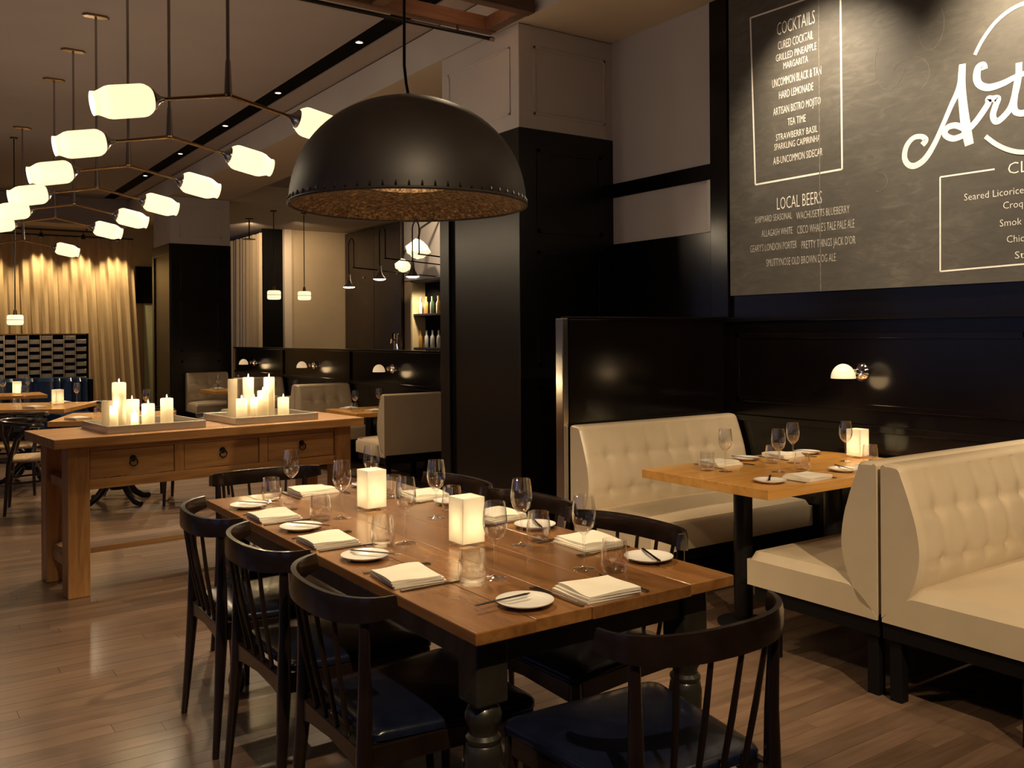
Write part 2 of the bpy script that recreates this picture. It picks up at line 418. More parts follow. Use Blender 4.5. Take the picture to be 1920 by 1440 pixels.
# walls out of view that close the room
wl = G()
wins = [(-2.6, 0.4), (1.6, 4.6), (5.8, 8.8), (10.0, 13.0)]
wl.box(-4.7, -4.6, -4.0, 18.4, 0, 0.7).box(-4.7, -4.6, -4.0, 18.4, 3.1, ZM)
ed = [-4.0] + [k for p in wins for k in p] + [18.4]
for i in range(0, len(ed), 2): wl.box(-4.7, -4.6, ed[i], ed[i + 1], 0.7, 3.1)
struct('wall_left', wl, M['white'], 'pale wall with tall windows')
for i, (a, b_) in enumerate(wins):
    fr = G()
    fr.box(-4.68, -4.60, a, a + 0.06, 0.7, 3.1).box(-4.68, -4.60, b_ - 0.06, b_, 0.7, 3.1).box(-4.68, -4.60, a, b_, 0.7, 0.76).box(-4.68, -4.60, a, b_, 3.04, 3.1).box(-4.68, -4.60, (a + b_) / 2 - 0.03, (a + b_) / 2 + 0.03, 0.7, 3.1)
    wo = struct('window_%d' % (i + 1), fr, M['black_matt'], 'tall window with black frame and dusk outside')
    for k in range(2):
        m0 = a + 0.06 if k == 0 else (a + b_) / 2 + 0.03; m1 = (a + b_) / 2 - 0.03 if k == 0 else b_ - 0.06
        part(wo, 'pane', B(-4.645, -4.635, m0, m1, 0.76, 3.04), M['pane'])
struct('wall_back', B(-4.6, XW + 0.1, -4.1, -4.0, 0, ZM), M['tan_wall'], 'tan wall behind the seating')
struct('wall_far', B(-4.6, XP + 0.9, 18.4, 18.5, 0, ZM), M['tan_wall'], 'tan wall behind the curtain')
struct('wall_bar_end', B(XW, 8.0, 20.9, 21.0, 0, ZM), M['tan_wall'], 'tan end wall beyond the bar')
struct('wall_bar_near', B(XW + 0.1, 8.0, 5.1, 5.2, 0, ZM), M['tan_wall'], 'tan wall at the near end of the bar')

# chalkboard wall
wr = struct('wall_right', B(XW, XW + 0.1, -4.0, 5.1, 0, ZL), M['black'], 'glossy black panelled wall under the chalkboard')
part(wr, 'rail', B(XW - 0.03, XW, -4.0, Y1A, 1.47, 1.50), M['black'], 0.005)
part(wr, 'rail', B(XW - 0.02, XW, -4.0, Y1A, 0.86, 0.90), M['black'], 0.005)
for k, (a, b_) in enumerate([(-1.6, -0.1), (0.05, 1.95), (2.14, 3.92)]):
    for (z0, z1) in ((0.98, 1.40),):
        fr = G()
        for q in ((a, b_, z0, z0 + 0.03), (a, b_, z1 - 0.03, z1), (a, a + 0.03, z0, z1), (b_ - 0.03, b_, z0, z1)):
            fr.box(XW - 0.005, XW, *q)
        part(wr, 'panel_moulding', fr, M['black'], 0.003)
part(wr, 'stile', B(XW - 0.03, XW, 3.955, 4.10, 1.50, ZL), M['black'], 0.004)
part(wr, 'white_panel', B(XW - 0.010, XW, 4.10, Y1A, 2.49, ZL), M['white'], label='upper white wall panel')
part(wr, 'white_panel', B(XW - 0.010, XW, 4.10, Y1A, 2.055, 2.388), M['white'], label='lower white wall panel')
part(wr, 'rail', B(XW - 0.026, XW, 4.10, Y1A, 2.388, 2.49), M['black'], 0.004)
for (z0, z1) in ((2.055, 2.388), (2.49, ZL)):
    part(wr, 'bead', B(XW - 0.022, XW - 0.010, 4.10, 4.135, z0, z1), M['white'])

# near pier
def pier(name, label, y0, y1, panel_side):
    p = struct(name, B(XP + 0.02, XW + 0.04, y0 + 0.02, y1 - 0.02, 0, ZL), M['white'], label)
    part(p, 'white_cladding', B(XP, XW + 0.05, y0, y1, ZB, ZL - 0.004), M['white'], 0.004)
    part(p, 'black_cladding', B(XP - 0.006, XW + 0.06, y0 - 0.006, y1 + 0.006, 0, ZB), M['black_satin'], 0.004)
    # upper raised panels
    def rim(axis, c, a0, a1, z0, z1, d, m, t=0.012, wd=0.018):
        g = G()
        for q in ((a0, a1, z0, z0 + wd), (a0, a1, z1 - wd, z1), (a0, a0 + wd, z0, z1), (a1 - wd, a1, z0, z1)):
            if axis == 'X': g.box(min(c, c + d * t), max(c, c + d * t), *q)
            else: g.box(q[0], q[1], min(c, c + d * t), max(c, c + d * t), q[2], q[3])
        part(p, 'panel_moulding', g, m, 0.002)
    rim('X', XP, y0 + 0.10, y1 - 0.10, ZB + 0.10, ZL - 0.14, -1, M['white'], 0.008)
    rim('Y', y0, XP + 0.12, XW - 0.08, ZB + 0.10, ZL - 0.14, -1, M['white'], 0.008)
    # lower black panels
    if panel_side:
        part(p, 'stile', B(XP - 0.026, XP - 0.006, y1 - 0.13, y1 + 0.006, 0, ZB), M['black_satin'], 0.004)
        part(p, 'recess', B(XP - 0.008, XP - 0.006, y1 - 0.19, y1 - 0.13, 0.1, ZB - 0.1), M['slot'])  # thin black strip laid on, paints the shade of a groove
    else:
        for q in ((y0 - 0.006, y0 + 0.11, 0, ZB), (y1 - 0.10, y1 + 0.006, 0, ZB), (y0 + 0.11, y1 - 0.10, ZB - 0.16, ZB), (y0 + 0.11, y1 - 0.10, 0, 0.16)):
            part(p, 'stile', B(XP - 0.026, XP - 0.006, *q), M['black_satin'], 0.004)
    for (z0, z1) in ((0.25, 1.05), (1.18, 1.98), (2.10, 2.68)):
        rim('Y', y0 - 0.006, XP + 0.14, XW - 0.12, z0, z1, -1, M['black_satin'], 0.005, 0.03)
    return p
pier('wall_pier_near', 'square pier with white top and black panelled base beside the chalkboard wall', Y1A, Y1B, True)
pier('wall_pier_far', 'square pier with white top and black panelled base near the curtain', Y2A, Y2B, False)

# partition behind the far booth bench, with steel end post
pt = struct('wall_partition', B(3.135, XW - 0.03, 3.995, 4.05, 0, 1.48), M['black'], 'glossy black panelled partition behind the booth bench')
part(pt, 'end_post', B(3.085, 3.125, 3.99, 4.055, 0, 1.49), M['steel'], 0.004, label='polished steel end post')
part(pt, 'cap', B(3.125, XW - 0.03, 3.985, 4.06, 1.48, 1.50), M['black'], 0.004)

# half wall between the far booths and the bar
hw = struct('wall_half', B(XW, XW + 0.1, Y1B + 0.01, 13.80, 0, 1.225), M['black'], 'low black panelled wall between booths and bar')
part(hw, 'cap', B(XW - 0.02, XW + 0.12, Y1B + 0.01, 13.80, 1.225, 1.25), M['black'], 0.004)
for y in (7.5, 9.68, 11.8):
    part(hw, 'batten', B(XW - 0.02, XW, y - 0.05, y + 0.05, 0, 1.225), M['black'], 0.003)
part(hw, 'rail', B(XW - 0.014, XW, Y1B + 0.01, 13.80, 0.86, 0.90), M['black'], 0.003)
part(hw, 'tan_end', B(XW - 0.02, XW + 0.1, 13.80, 13.84, 0, 1.25), M['tan_wall'])

# bar side: cabinet wall, tan wall with post
bw = struct('wall_bar', B(7.90, 8.0, 5.2, 20.9, 0, ZM), M['tan_wall'], 'tan back wall of the bar')
struct('wall_tan', B(6.69, 7.9, 17.45, 17.55, 0, ZL), M['tan_wall'], 'tan plaster wall beside the dark bar cabinets')
struct('trim_6', B(6.54, 6.69, 17.40, 17.56, 0, ZL), M['soffit'], 'pale square post at the end of the tan wall', 0.004)
struct('wall_dark', B(6.15, 6.54, 17.50, 17.6, 0, ZL), M['slot'], 'dark recess between curtain and post')
# door beside the curtain
dr = struct('door_1', B(4.10, 4.46, 18.30, 18.34, 0, 2.05), M['door_glass'], 'pale green frosted door beside the curtain')
part(dr, 'door_frame', B(3.95, 4.46, 18.28, 18.36, 2.05, 2.75), M['black'], 0.003)
part(dr, 'door_handle', G().tube([(4.33, 18.27, 0.95), (4.33, 18.25, 1.0), (4.33, 18.25, 1.25), (4.33, 18.27, 1.30)], 0.012), M['steel'], smooth=True)

# slot downlights
for i, y in enumerate(SLOT_Y):
    if y < 4: lb = 'small round downlight in the black ceiling slot over the booth with chalkboard'
    else: lb = 'small round downlight in the black ceiling slot along the beam'
    t = thing('downlight', lb, 'light', (3.235, y, ZM + 0.0118), 0, 'downlights over the near booths' if y < 4 else 'downlights along the beam')
    part(t, 'trim_ring', G().lathe([(0.026, 0.0), (0.028, -0.006), (0.036, -0.005), (0.038, 0.0)], 20, caps=False), M['nickel'], smooth=True)
    part(t, 'lens', G().lathe([(0.0, -0.004), (0.026, -0.003), (0.026, 0.0), (0.0, 0.0)], 20, caps=False), M['bulb'])
for i, (loc, tgt, wt, an) in enumerate(TRACK):
    t = thing('track_spotlight', ['black track spotlight aimed at the cream booths', 'black track spotlight aimed at the front booth seat', 'black track spotlight aimed at the long dining table'][i], 'spotlight', (loc[0], loc[1], ZM), 0, 'ceiling track spotlights')
    part(t, 'stem', G().tube([(0, 0, 0), (0, 0, -0.14)], 0.012, 10), M['iron'], smooth=True)
    d = (Vector(tgt) - Vector(loc)).normalized(); q = d.to_track_quat('Z', 'Y').to_matrix()
    part(t, 'can', G().lathe([(0.0, -0.14), (0.045, -0.14), (0.05, 0.0), (0.047, 0.0), (0.042, -0.12), (0.0, -0.12)], 20, (0, 0, -0.18), q, caps=False), M['iron'], smooth=True)
for i, (loc, tgt, wt, an) in enumerate(BOARD):
    t = thing('board_spotlight', ['small black ceiling spotlight over the cocktail list', 'small black ceiling spotlight over the white script lettering', 'small black ceiling spotlight over the blank end of the chalkboard'][i], 'spotlight', (loc[0], loc[1], ZL), 0, 'chalkboard spotlights')
    d = (Vector(tgt) - Vector(loc)).normalized(); q = d.to_track_quat('Z', 'Y').to_matrix()
    part(t, 'stem', G().tube([(0, 0, 0), (0, 0, -0.06)], 0.008, 8), M['iron'], smooth=True)
    part(t, 'can', G().lathe([(0.0, -0.10), (0.028, -0.10), (0.032, -0.015), (0.03, -0.015), (0.026, -0.09), (0.0, -0.09)], 16, (0, 0, -0.08), q, caps=False), M['iron'], smooth=True)

# ------------------------------------------------------------------ chalkboard
cb = thing('chalkboard', 'large wall chalkboard menu with cocktail list and white script lettering', 'chalkboard', (XW - 0.002, 0, 0))
part(cb, 'board', B(-0.022, 0, -0.6, 3.94, 1.635, ZL - 0.02), M['board'])
part(cb, 'seam', B(-0.0232, -0.022, 3.268, 3.274, 1.635, ZL - 0.02), M['smudge_glint'])  # pale strip paints the faint highlight along the seam
XB = -0.0228
def strip(pts, width, mat, name, lift=0.0):
    # flat painted stroke on the board; pts are (Y, z); width may be a list
    n = len(pts); wv = width if isinstance(width, list) else [width] * n
    # resample with Catmull-Rom for a smooth curve
    P = [Vector(p) for p in pts]; Q = []; W = []
    for i in range(n - 1):
        p0, p1, p2, p3 = P[max(i - 1, 0)], P[i], P[i + 1], P[min(i + 2, n - 1)]
        st = 1 if n == 2 else 6
        for k in range(st):
            t = k / st
            Q.append(0.5 * ((2 * p1) + (p2 - p0) * t + (2 * p0 - 5 * p1 + 4 * p2 - p3) * t * t + (-p0 + 3 * p1 - 3 * p2 + p3) * t ** 3)); W.append(wv[i] * (1 - t) + wv[i + 1] * t)
    Q.append(P[-1]); W.append(wv[-1])
    vs = []; fs = []
    for i, q in enumerate(Q):
        t = (Q[min(i + 1, len(Q) - 1)] - Q[max(i - 1, 0)]); t.normalize(); nn = Vector((-t.y, t.x)) * W[i] / 2
        vs += [(XB - lift, q.x + nn.x, q.y + nn.y), (XB - lift, q.x - nn.x, q.y - nn.y)]
        if i: k = 2 * i; fs.append((k - 2, k - 1, k + 1, k))
    return G().add(vs, fs)
part(cb, 'menu_frame', strip([(3.765, 3.325), (3.125, 3.31)], 0.010, None, '').add(*(lambda g: (g.v, g.f))(strip([(3.765, 3.325), (3.735, 2.303)], 0.011, None, ''))).add(*(lambda g: (g.v, g.f))(strip([(3.735, 2.303), (3.125, 2.304)], 0.011, None, ''))).add(*(lambda g: (g.v, g.f))(strip([(3.125, 2.304), (3.128, 3.31)], 0.011, None, ''))), M['chalk'])
g = strip([(2.557, 2.177), (2.284, 2.175)], 0.008, None, '')
for a in ([(2.557, 2.177), (2.560, 1.704)], [(2.560, 1.704), (2.163, 1.713)], [(2.163, 1.713), (1.55, 1.72)]):
    q = strip(a, 0.008, None, ''); g.add(q.v, q.f)
part(cb, 'menu_frame', g, M['chalk'])
strokes = [
 ([(2.651, 2.355), (2.632, 2.377), (2.657, 2.399), (2.701, 2.399), (2.738, 2.364), (2.75, 2.309), (2.729, 2.267), (2.688, 2.256), (2.635, 2.284), (2.582, 2.355), (2.536, 2.445), (2.497, 2.523), (2.459, 2.594), (2.443, 2.656), (2.438, 2.715)], [0.03, 0.03, 0.026, 0.026, 0.028, 0.03, 0.03, 0.032, 0.032, 0.028, 0.024, 0.026, 0.03, 0.032, 0.032]),
 ([(2.438, 2.715), (2.443, 2.614), (2.435, 2.504), (2.422, 2.399), (2.406, 2.312)], [0.034, 0.04, 0.044, 0.05, 0.044]),
 ([(2.427, 2.367), (2.486, 2.357), (2.53, 2.386), (2.517, 2.417), (2.473, 2.42), (2.417, 2.392), (2.381, 2.412), (2.338, 2.46), (2.312, 2.496), (2.311, 2.516), (2.291, 2.512), (2.266, 2.508), (2.277, 2.477), (2.29, 2.433), (2.274, 2.4), (2.237, 2.419), (2.205, 2.456), (2.185, 2.515), (2.17, 2.586), (2.167, 2.654)], 0.030),
 ([(2.173, 2.581), (2.188, 2.498), (2.191, 2.453), (2.18, 2.425), (2.144, 2.415), (2.111, 2.436)], 0.030),
 ([(2.328, 2.662), (2.334, 2.684), (2.358, 2.678), (2.367, 2.632), (2.352, 2.593), (2.308, 2.57), (2.244, 2.574), (2.187, 2.59), (2.132, 2.6)], [0.03, 0.03, 0.034, 0.038, 0.034, 0.034, 0.03, 0.026, 0.022]),
 ([(2.375, 2.744), (2.336, 2.808), (2.277, 2.871), (2.213, 2.908), (2.155, 2.922), (2.075, 2.923), (1.996, 2.905)], 0.018),
 ([(2.326, 2.339), (2.275, 2.292), (2.218, 2.256), (2.159, 2.235), (2.08, 2.227), (2.0, 2.247)], 0.022)]
for i, (p, wd) in enumerate(strokes):
    part(cb, 'script_stroke' if i < 5 else 'ring_stroke', strip(p, wd, None, '', 0.0003 * i), M['chalk'])
for i, (cy_, cz_, r1, r2) in enumerate([(2.72, 2.72, 0.11, 0.10), (2.90, 2.20, 0.05, 0.05), (2.60, 2.95, 0.07, 0.12), (2.83, 2.82, 0.09, 0.14)]):
    part(cb, 'chalk_smudge', strip([(cy_ + r1 * math.cos(0.5 + i + k * 0.45), cz_ + r2 * math.sin(0.5 + i + k * 0.45)) for k in range(9)], 0.003, None, ''), M['smudge_glint'])
DG = bpy.context.evaluated_depsgraph_get()
def chalk_text(s, yl, yr, zc, h, mat, boldness=0.0):
    cu = bpy.data.curves.new('lettering', 'FONT'); cu.body = s; cu.resolution_u = 2
    cu.offset = boldness - 0.011
    to = bpy.data.objects.new('lettering_source', cu); COL.objects.link(to)
    bpy.context.view_layer.update()
    me = bpy.data.meshes.new_from_object(to.evaluated_get(bpy.context.evaluated_depsgraph_get()))
    bpy.data.objects.remove(to)
    xs = [v.co.x for v in me.vertices]; ys = [v.co.y for v in me.vertices]
    x0, x1 = min(xs), max(xs); cap = 0.70
    for v in me.vertices:
        u = (v.co.x - x0) / (x1 - x0); q = (v.co.y / cap - 0.5) * h
        v.co = Vector((XB, yl + (yr - yl) * u, zc + q))
    me.materials.clear(); me.materials.append(mat)
    bm = bmesh.new(); bm.from_mesh(me)
    for f_ in bm.faces:
        if f_.normal.x > 0: f_.normal_flip()
    bm.to_mesh(me); bm.free()
    o = link('lettering', me, cb); o['label'] = 'chalk lettering ' + s
    return o
LINES = [('COCKTAILS', 3.564, 3.297, 3.200, 0.078), ('CURED COCKTAIL', 3.557, 3.309, 3.100, 0.050), ('GRILLED PINEAPPLE', 3.573, 3.288, 3.030, 0.042), ('MARGARITA', 3.519, 3.346, 2.972, 0.040),
 ('UNCOMMON BLACK & TAN', 3.602, 3.257, 2.885, 0.050), ('HARD LEMONADE', 3.552, 3.311, 2.806, 0.046), ('ARTISAN BISTRO MOJITO', 3.596, 3.262, 2.716, 0.046), ('TEA TIME', 3.491, 3.364, 2.636, 0.044),
 ('STRAWBERRY BASIL', 3.577, 3.284, 2.560, 0.039), ('SPARKLING CAIPIRINHA', 3.590, 3.267, 2.505, 0.039), ('A/B-UNCOMMON SIDECAR', 3.598, 3.253, 2.424, 0.044), ('LOCAL BEERS', 3.573, 3.259, 2.168, 0.074),
 ('SHIPYARD SEASONAL', 3.739, 3.465, 2.088, 0.040), ('WACHUSETTS BLUEBERRY', 3.435, 3.080, 2.080, 0.044), ('ALLAGASH WHITE', 3.690, 3.462, 2.001, 0.042), ("CISCO WHALE'S TALE PALE ALE", 3.429, 3.050, 1.998, 0.048),
 ("GEARY'S LONDON PORTER", 3.778, 3.433, 1.916, 0.044), ("PRETTY THINGS JACK D'OR", 3.399, 3.044, 1.908, 0.046), ('SMUTTYNOSE OLD BROWN DOG ALE', 3.655, 3.170, 1.822, 0.046)]
for s, a, b_, z, h in LINES:
    chalk_text(s, a, b_, z, h, M['chalk'] if h > 0.06 or z > 2.3 else M['chalk_dim'])
for s, a, b_, z, h in [('CL', 2.221, 2.130, 2.168, 0.055), ('Seared Licorice', 2.434, 2.150, 2.060, 0.034), ('Croq', 2.245, 2.155, 1.997, 0.034), ('Smok', 2.261, 2.160, 1.915, 0.034), ('Chic', 2.229, 2.150, 1.836, 0.034), ('St', 2.192, 2.150, 1.758, 0.034)]:
    chalk_text(s, a, b_, z, h, M['chalk'])

# ================================================================== DINING TABLE
TZ = 0.75
TX0, TX1, TY0, TY1 = 1.06, 1.885, 1.687, 3.70
TCX, TCY = (TX0 + TX1) / 2, (TY0 + TY1) / 2
dt = thing('dining_table', 'long farmhouse dining table with brown plank top and black turned legs', 'table', (TCX, TCY, 0))
hx, hy = (TX1 - TX0) / 2, (TY1 - TY0) / 2
NP = 5; pw = 2 * hx / NP
for i in range(NP):
    part(dt, 'plank', B(-hx + i * pw + 0.0006, -hx + (i + 1) * pw - 0.0006, -hy + (0.004 if i in (1, 4) else 0), hy, TZ - 0.030, TZ), M['pine'], 0.0035 if i in (0, NP - 1) else 0.0012)
part(dt, 'apron', B(-hx + 0.055, -hx + 0.08, -hy + 0.1, hy - 0.1, 0.640, TZ - 0.031), M['leg_black'], 0.002)
part(dt, 'apron', B(hx - 0.08, hx - 0.055, -hy + 0.1, hy - 0.1, 0.640, TZ - 0.031), M['leg_black'], 0.002)
part(dt, 'apron', B(-hx + 0.1, hx - 0.1, -hy + 0.075, -hy + 0.10, 0.640, TZ - 0.031), M['leg_black'], 0.002)
part(dt, 'apron', B(-hx + 0.1, hx - 0.1, hy - 0.10, hy - 0.075, 0.640, TZ - 0.031), M['leg_black'], 0.002)
prof = [(0.0, 0.0), (0.020, 0.0), (0.030, 0.02), (0.034, 0.05), (0.028, 0.08), (0.022, 0.095), (0.028, 0.11), (0.026, 0.125), (0.026, 0.14), (0.038, 0.30), (0.044, 0.39), (0.045, 0.43), (0.041, 0.452), (0.038, 0.456), (0.042, 0.463), (0.042, 0.470), (0.034, 0.478), (0.033, 0.488), (0.042, 0.505), (0.044, 0.520), (0.040, 0.535), (0.034, 0.542), (0.037, 0.552), (0.0, 0.552)]
for sx in (-1, 1):
    for sy in (-1, 1):
        cx, cy = sx * (hx - 0.085), sy * (hy - 0.105)
        lg = part(dt, 'leg', G().lathe(prof, 28, (cx, cy, 0), caps=False), M['leg_black'], smooth=True)
        part(lg, 'block', B(cx - 0.043, cx + 0.043, cy - 0.043, cy + 0.043, 0.552, TZ - 0.031), M['leg_black'], 0.006)

# ------------------------------------------------------------------ spindle-back chairs
def make_chair():
    t = thing('dining_chair', '', 'chair')
    ol = []
    def rr(x0, x1, w0, w1, r, n=5):
        pts = []
        for (cx, cy, a0) in ((x1 - r, w1 - r, 0), (x0 + r, w0 - r, 90), (x0 + r, -w0 + r, 180), (x1 - r, -w1 + r, 270)):
            for k in range(n + 1):
                a = math.radians(a0 + 90 * k / n); pts.append((cx + r * math.cos(a), cy + r * math.sin(a)))
        return pts
    part(t, 'seat', G().cushion(rr(-0.215, 0.235, 0.195, 0.245, 0.035), 0.428, 0.462, 0.012), M['seat'], smooth=True)
    # frame under the seat
    part(t, 'apron', G().prism([(-0.185, 0.428), (-0.185, 0.365), (-0.13, 0.378), (0, 0.388), (0.13, 0.378), (0.185, 0.365), (0.185, 0.428)], -0.245, -0.218, 'X'), M['chair'], 0.003)
    part(t, 'apron', G().prism([(-0.215, 0.428), (-0.215, 0.375), (0, 0.388), (0.215, 0.375), (0.215, 0.428)], 0.20, 0.226, 'X'), M['chair'], 0.003)
    for s in (-1, 1):
        g = G().sweep([(-0.225, s * 0.188, 0.404), (0, s * 0.205, 0.407), (0.21, s * 0.222, 0.404)], [(-0.011, -0.026), (0.011, -0.026), (0.011, 0.026), (-0.011, 0.026)])
        part(t, 'apron', g, M['chair'], 0.003)
        part(t, 'leg', G().tube([(0.225, s * 0.232, 0), (0.217, s * 0.226, 0.2), (0.21, s * 0.221, 0.40), (0.21, s * 0.221, 0.428)], [0.011, 0.015, 0.019, 0.018], 10), M['chair'], smooth=True)
        part(t, 'leg', G().tube([(-0.265, s * 0.222, 0), (-0.248, s * 0.207, 0.22), (-0.236, s * 0.196, 0.40), (-0.234, s * 0.197, 0.55), (-0.238, s * 0.203, 0.745)], [0.011, 0.016, 0.021, 0.017, 0.012], 10), M['chair'], smooth=True)
    # curved crest rail
    path = []; sc = []
    for k in range(21):
        p = -1 + 2 * k / 20
        path.append((-0.300 + 0.125 * abs(p) ** 2.2, 0.252 * math.sin(p * 1.45) / math.sin(1.45), 0.757 + 0.016 * abs(p) ** 3))
        sc.append((1.0 - 0.35 * abs(p) ** 3, 1.0 - 0.28 * abs(p) ** 3))
    sec = [(-0.011, -0.032), (0.009, -0.032), (0.011, 0.0), (0.008, 0.031), (-0.007, 0.032), (-0.011, 0.010)]
    part(t, 'crest_rail', G().sweep(path, sec, (0, 0, 1), sc), M['chair'], smooth=True)
    for yb, yt in ((-0.10, -0.130), (-0.035, -0.045), (0.035, 0.045), (0.10, 0.130)):
        pp = math.asin(max(-1, min(1, yt * math.sin(1.45) / 0.252))) / 1.45
        xt = -0.300 + 0.125 * abs(pp) ** 2.2
        part(t, 'spindle', G().tube([(-0.230, yb, 0.40), ((-0.230 + xt) / 2 - 0.004, (yb + yt) / 2, 0.58), (xt + 0.002, yt, 0.742)], [0.0065, 0.0075, 0.006], 8), M['chair'], smooth=True)
    return t
CH = Proto(make_chair())
GC = 'spindle chairs around the long dining table'
lab = 'dark spindle chair with navy seat at long table, '
CH.put((1.175, 3.275, 0), math.radians(-2), lab + 'open floor side, nearest the console', GC)
CH.put((1.170, 2.720, 0), math.radians(1), lab + 'middle of the open floor side', GC)
CH.put((1.165, 2.160, 0), math.radians(-1), lab + 'open floor side, farthest from the console', GC)
CH.put((1.785, 2.230, 0), math.pi + math.radians(2), lab + 'booth side, farthest from the console', GC)
CH.put((1.785, 2.775, 0), math.pi, lab + 'middle of the booth side', GC)
CH.put((1.785, 3.320, 0), math.pi - math.radians(2), lab + 'booth side, nearest the pier', GC)
CH.put((1.430, 3.865, 0), -math.pi / 2, lab + 'at the end facing the console', GC)
CH.put((1.470, 1.620, 0), math.pi / 2 + math.radians(-3), lab + 'at the end away from the console', GC)

# ------------------------------------------------------------------ tableware prototypes
def lathe_thing(name, cat, prof, mat, n=28):
    return tag(link(name, G().lathe(prof, n, caps=False).mesh(name, mat, smooth=True)), 'x', cat)
wine_prof = [(0.0, 0.0), (0.031, 0.0), (0.0325, 0.0015), (0.030, 0.003), (0.012, 0.006), (0.0045, 0.012), (0.0036, 0.03), (0.0036, 0.085), (0.0050, 0.096), (0.014, 0.104), (0.026, 0.118), (0.0325, 0.138), (0.0335, 0.152), (0.0315, 0.178), (0.0275, 0.205), (0.0268, 0.2055), (0.0305, 0.178), (0.0324, 0.152), (0.0314, 0.138), (0.025, 0.119), (0.012, 0.106), (0.0, 0.1035)]
tum_prof = [(0.0, 0.0), (0.028, 0.0), (0.033, 0.006), (0.0385, 0.024), (0.0375, 0.05), (0.0325, 0.090), (0.0315, 0.0905), (0.0362, 0.05), (0.0370, 0.026), (0.032, 0.012), (0.0, 0.010)]
plate_prof = [(0.0, 0.0), (0.040, 0.0), (0.043, 0.002), (0.062, 0.009), (0.070, 0.013), (0.0705, 0.015), (0.0685, 0.0152), (0.058, 0.011), (0.042, 0.0062), (0.0, 0.0055)]
WINE = Proto(lathe_thing('wine_glass', 'wine glass', wine_prof, M['glass']))
TUMB = Proto(lathe_thing('tumbler', 'tumbler', tum_prof, M['glass']))
PLATE = Proto(lathe_thing('side_plate', 'plate', plate_prof, M['china'], 36))
def make_napkin():
    t = thing('napkin', '', 'napkin')
    for k, (dx, dy, sx, sy, rz) in enumerate([(0.004, 0.003, 0.074, 0.082, 0.03), (0, 0, 0.073, 0.080, 0.0), (-0.004, -0.002, 0.070, 0.077, -0.02)]):
        z0 = k * 0.0065
        def fn(u, v, sx=sx, sy=sy, z0=z0, k=k):
            return ((2 * u - 1) * sx, (2 * v - 1) * sy, z0 + 0.0062 + (0.0015 + 0.001 * k) * math.sin(5 * u + 2 * k) * math.cos(4 * v + k))
        g = G(); n = 10
        g.grid(fn, n, n)
        def fb(u, v, sx=sx, sy=sy, z0=z0): return ((2 * u - 1) * sx, (2 * v - 1) * sy, z0 + 0.0002)
        g.grid(fb, n, n)
        def idx(i, j, o): return o + j * (n + 1) + i
        o2 = (n + 1) ** 2
        for i in range(n):
            g.f += [(idx(i, 0, 0), idx(i + 1, 0, 0), idx(i + 1, 0, o2), idx(i, 0, o2)), (idx(i, n, 0), idx(i + 1, n, 0), idx(i + 1, n, o2), idx(i, n, o2)),
                    (idx(0, i, 0), idx(0, i + 1, 0), idx(0, i + 1, o2), idx(0, i, o2)), (idx(n, i, 0), idx(n, i + 1, 0), idx(n, i + 1, o2), idx(n, i, o2))]
        part(t, 'fold', g, M['linen'], smooth=True, loc=(dx, dy, 0), rz=rz)
    return t
NAP = Proto(make_napkin())
def make_knife():
    g = G().prism([(-0.10, -0.006), (-0.02, -0.0075), (-0.018, -0.005), (0.085, -0.007), (0.10, 0.002), (0.08, 0.007), (-0.018, 0.005), (-0.02, 0.0075), (-0.10, 0.006)], 0, 0.0035)
    return tag(link('table_knife', g.mesh('table_knife', M['cutlery'], 0.001)), 'x', 'knife')
def make_fork():
    g = G().prism([(-0.10, -0.006), (0.02, -0.003), (0.045, -0.010), (0.055, -0.011), (0.055, 0.011), (0.045, 0.010), (0.02, 0.003), (-0.10, 0.006)], 0, 0.003)
    for y in (-0.0095, -0.0035, 0.0035, 0.0095): g.box(0.055, 0.10, y - 0.0013, y + 0.0013, 0.0005, 0.003)
    return tag(link('table_fork', g.mesh('table_fork', M['cutlery'])), 'x', 'fork')
def make_butter():
    g = G().prism([(-0.085, -0.005), (0.0, -0.004), (0.065, -0.007), (0.08, 0.0), (0.065, 0.005), (0.0, 0.004), (-0.085, 0.005)], 0, 0.003)
    return tag(link('butter_knife', g.mesh('butter_knife', M['cutlery'], 0.001)), 'x', 'knife')
KNIFE, FORK, BUTTER = Proto(make_knife()), Proto(make_fork()), Proto(make_butter())
def make_votive():
    t = thing('votive_lantern', '', 'candle lantern'); a, h = 0.040, 0.152; th = 0.003
    g = G()
    zb = 0.014
    g.box(-a, a, -a, -a + th, zb, h).box(-a, a, a - th, a, zb, h).box(-a, -a + th, -a + th, a - th, zb, h).box(a - th, a, -a + th, a - th, zb, h)
    part(t, 'frosted_sleeve', g, M['frost'])
    part(t, 'glass_base', B(-a, a, -a, a, 0, 0.013), M['glass'], 0.002)
    part(t, 'tealight', G().lathe([(0, 0.014), (0.019, 0.014), (0.019, 0.034), (0, 0.034)], 16, caps=False), M['wax'], smooth=True)
    part(t, 'flame', G().lathe([(0, 0.036), (0.004, 0.042), (0.0045, 0.05), (0.002, 0.062), (0, 0.068)], 8, caps=False), M['flame'], smooth=True)
    point((0, 0, 0.075), 0.42, 0.012, (1.0, 0.80, 0.52), t)
    return t
VOT = Proto(make_votive())

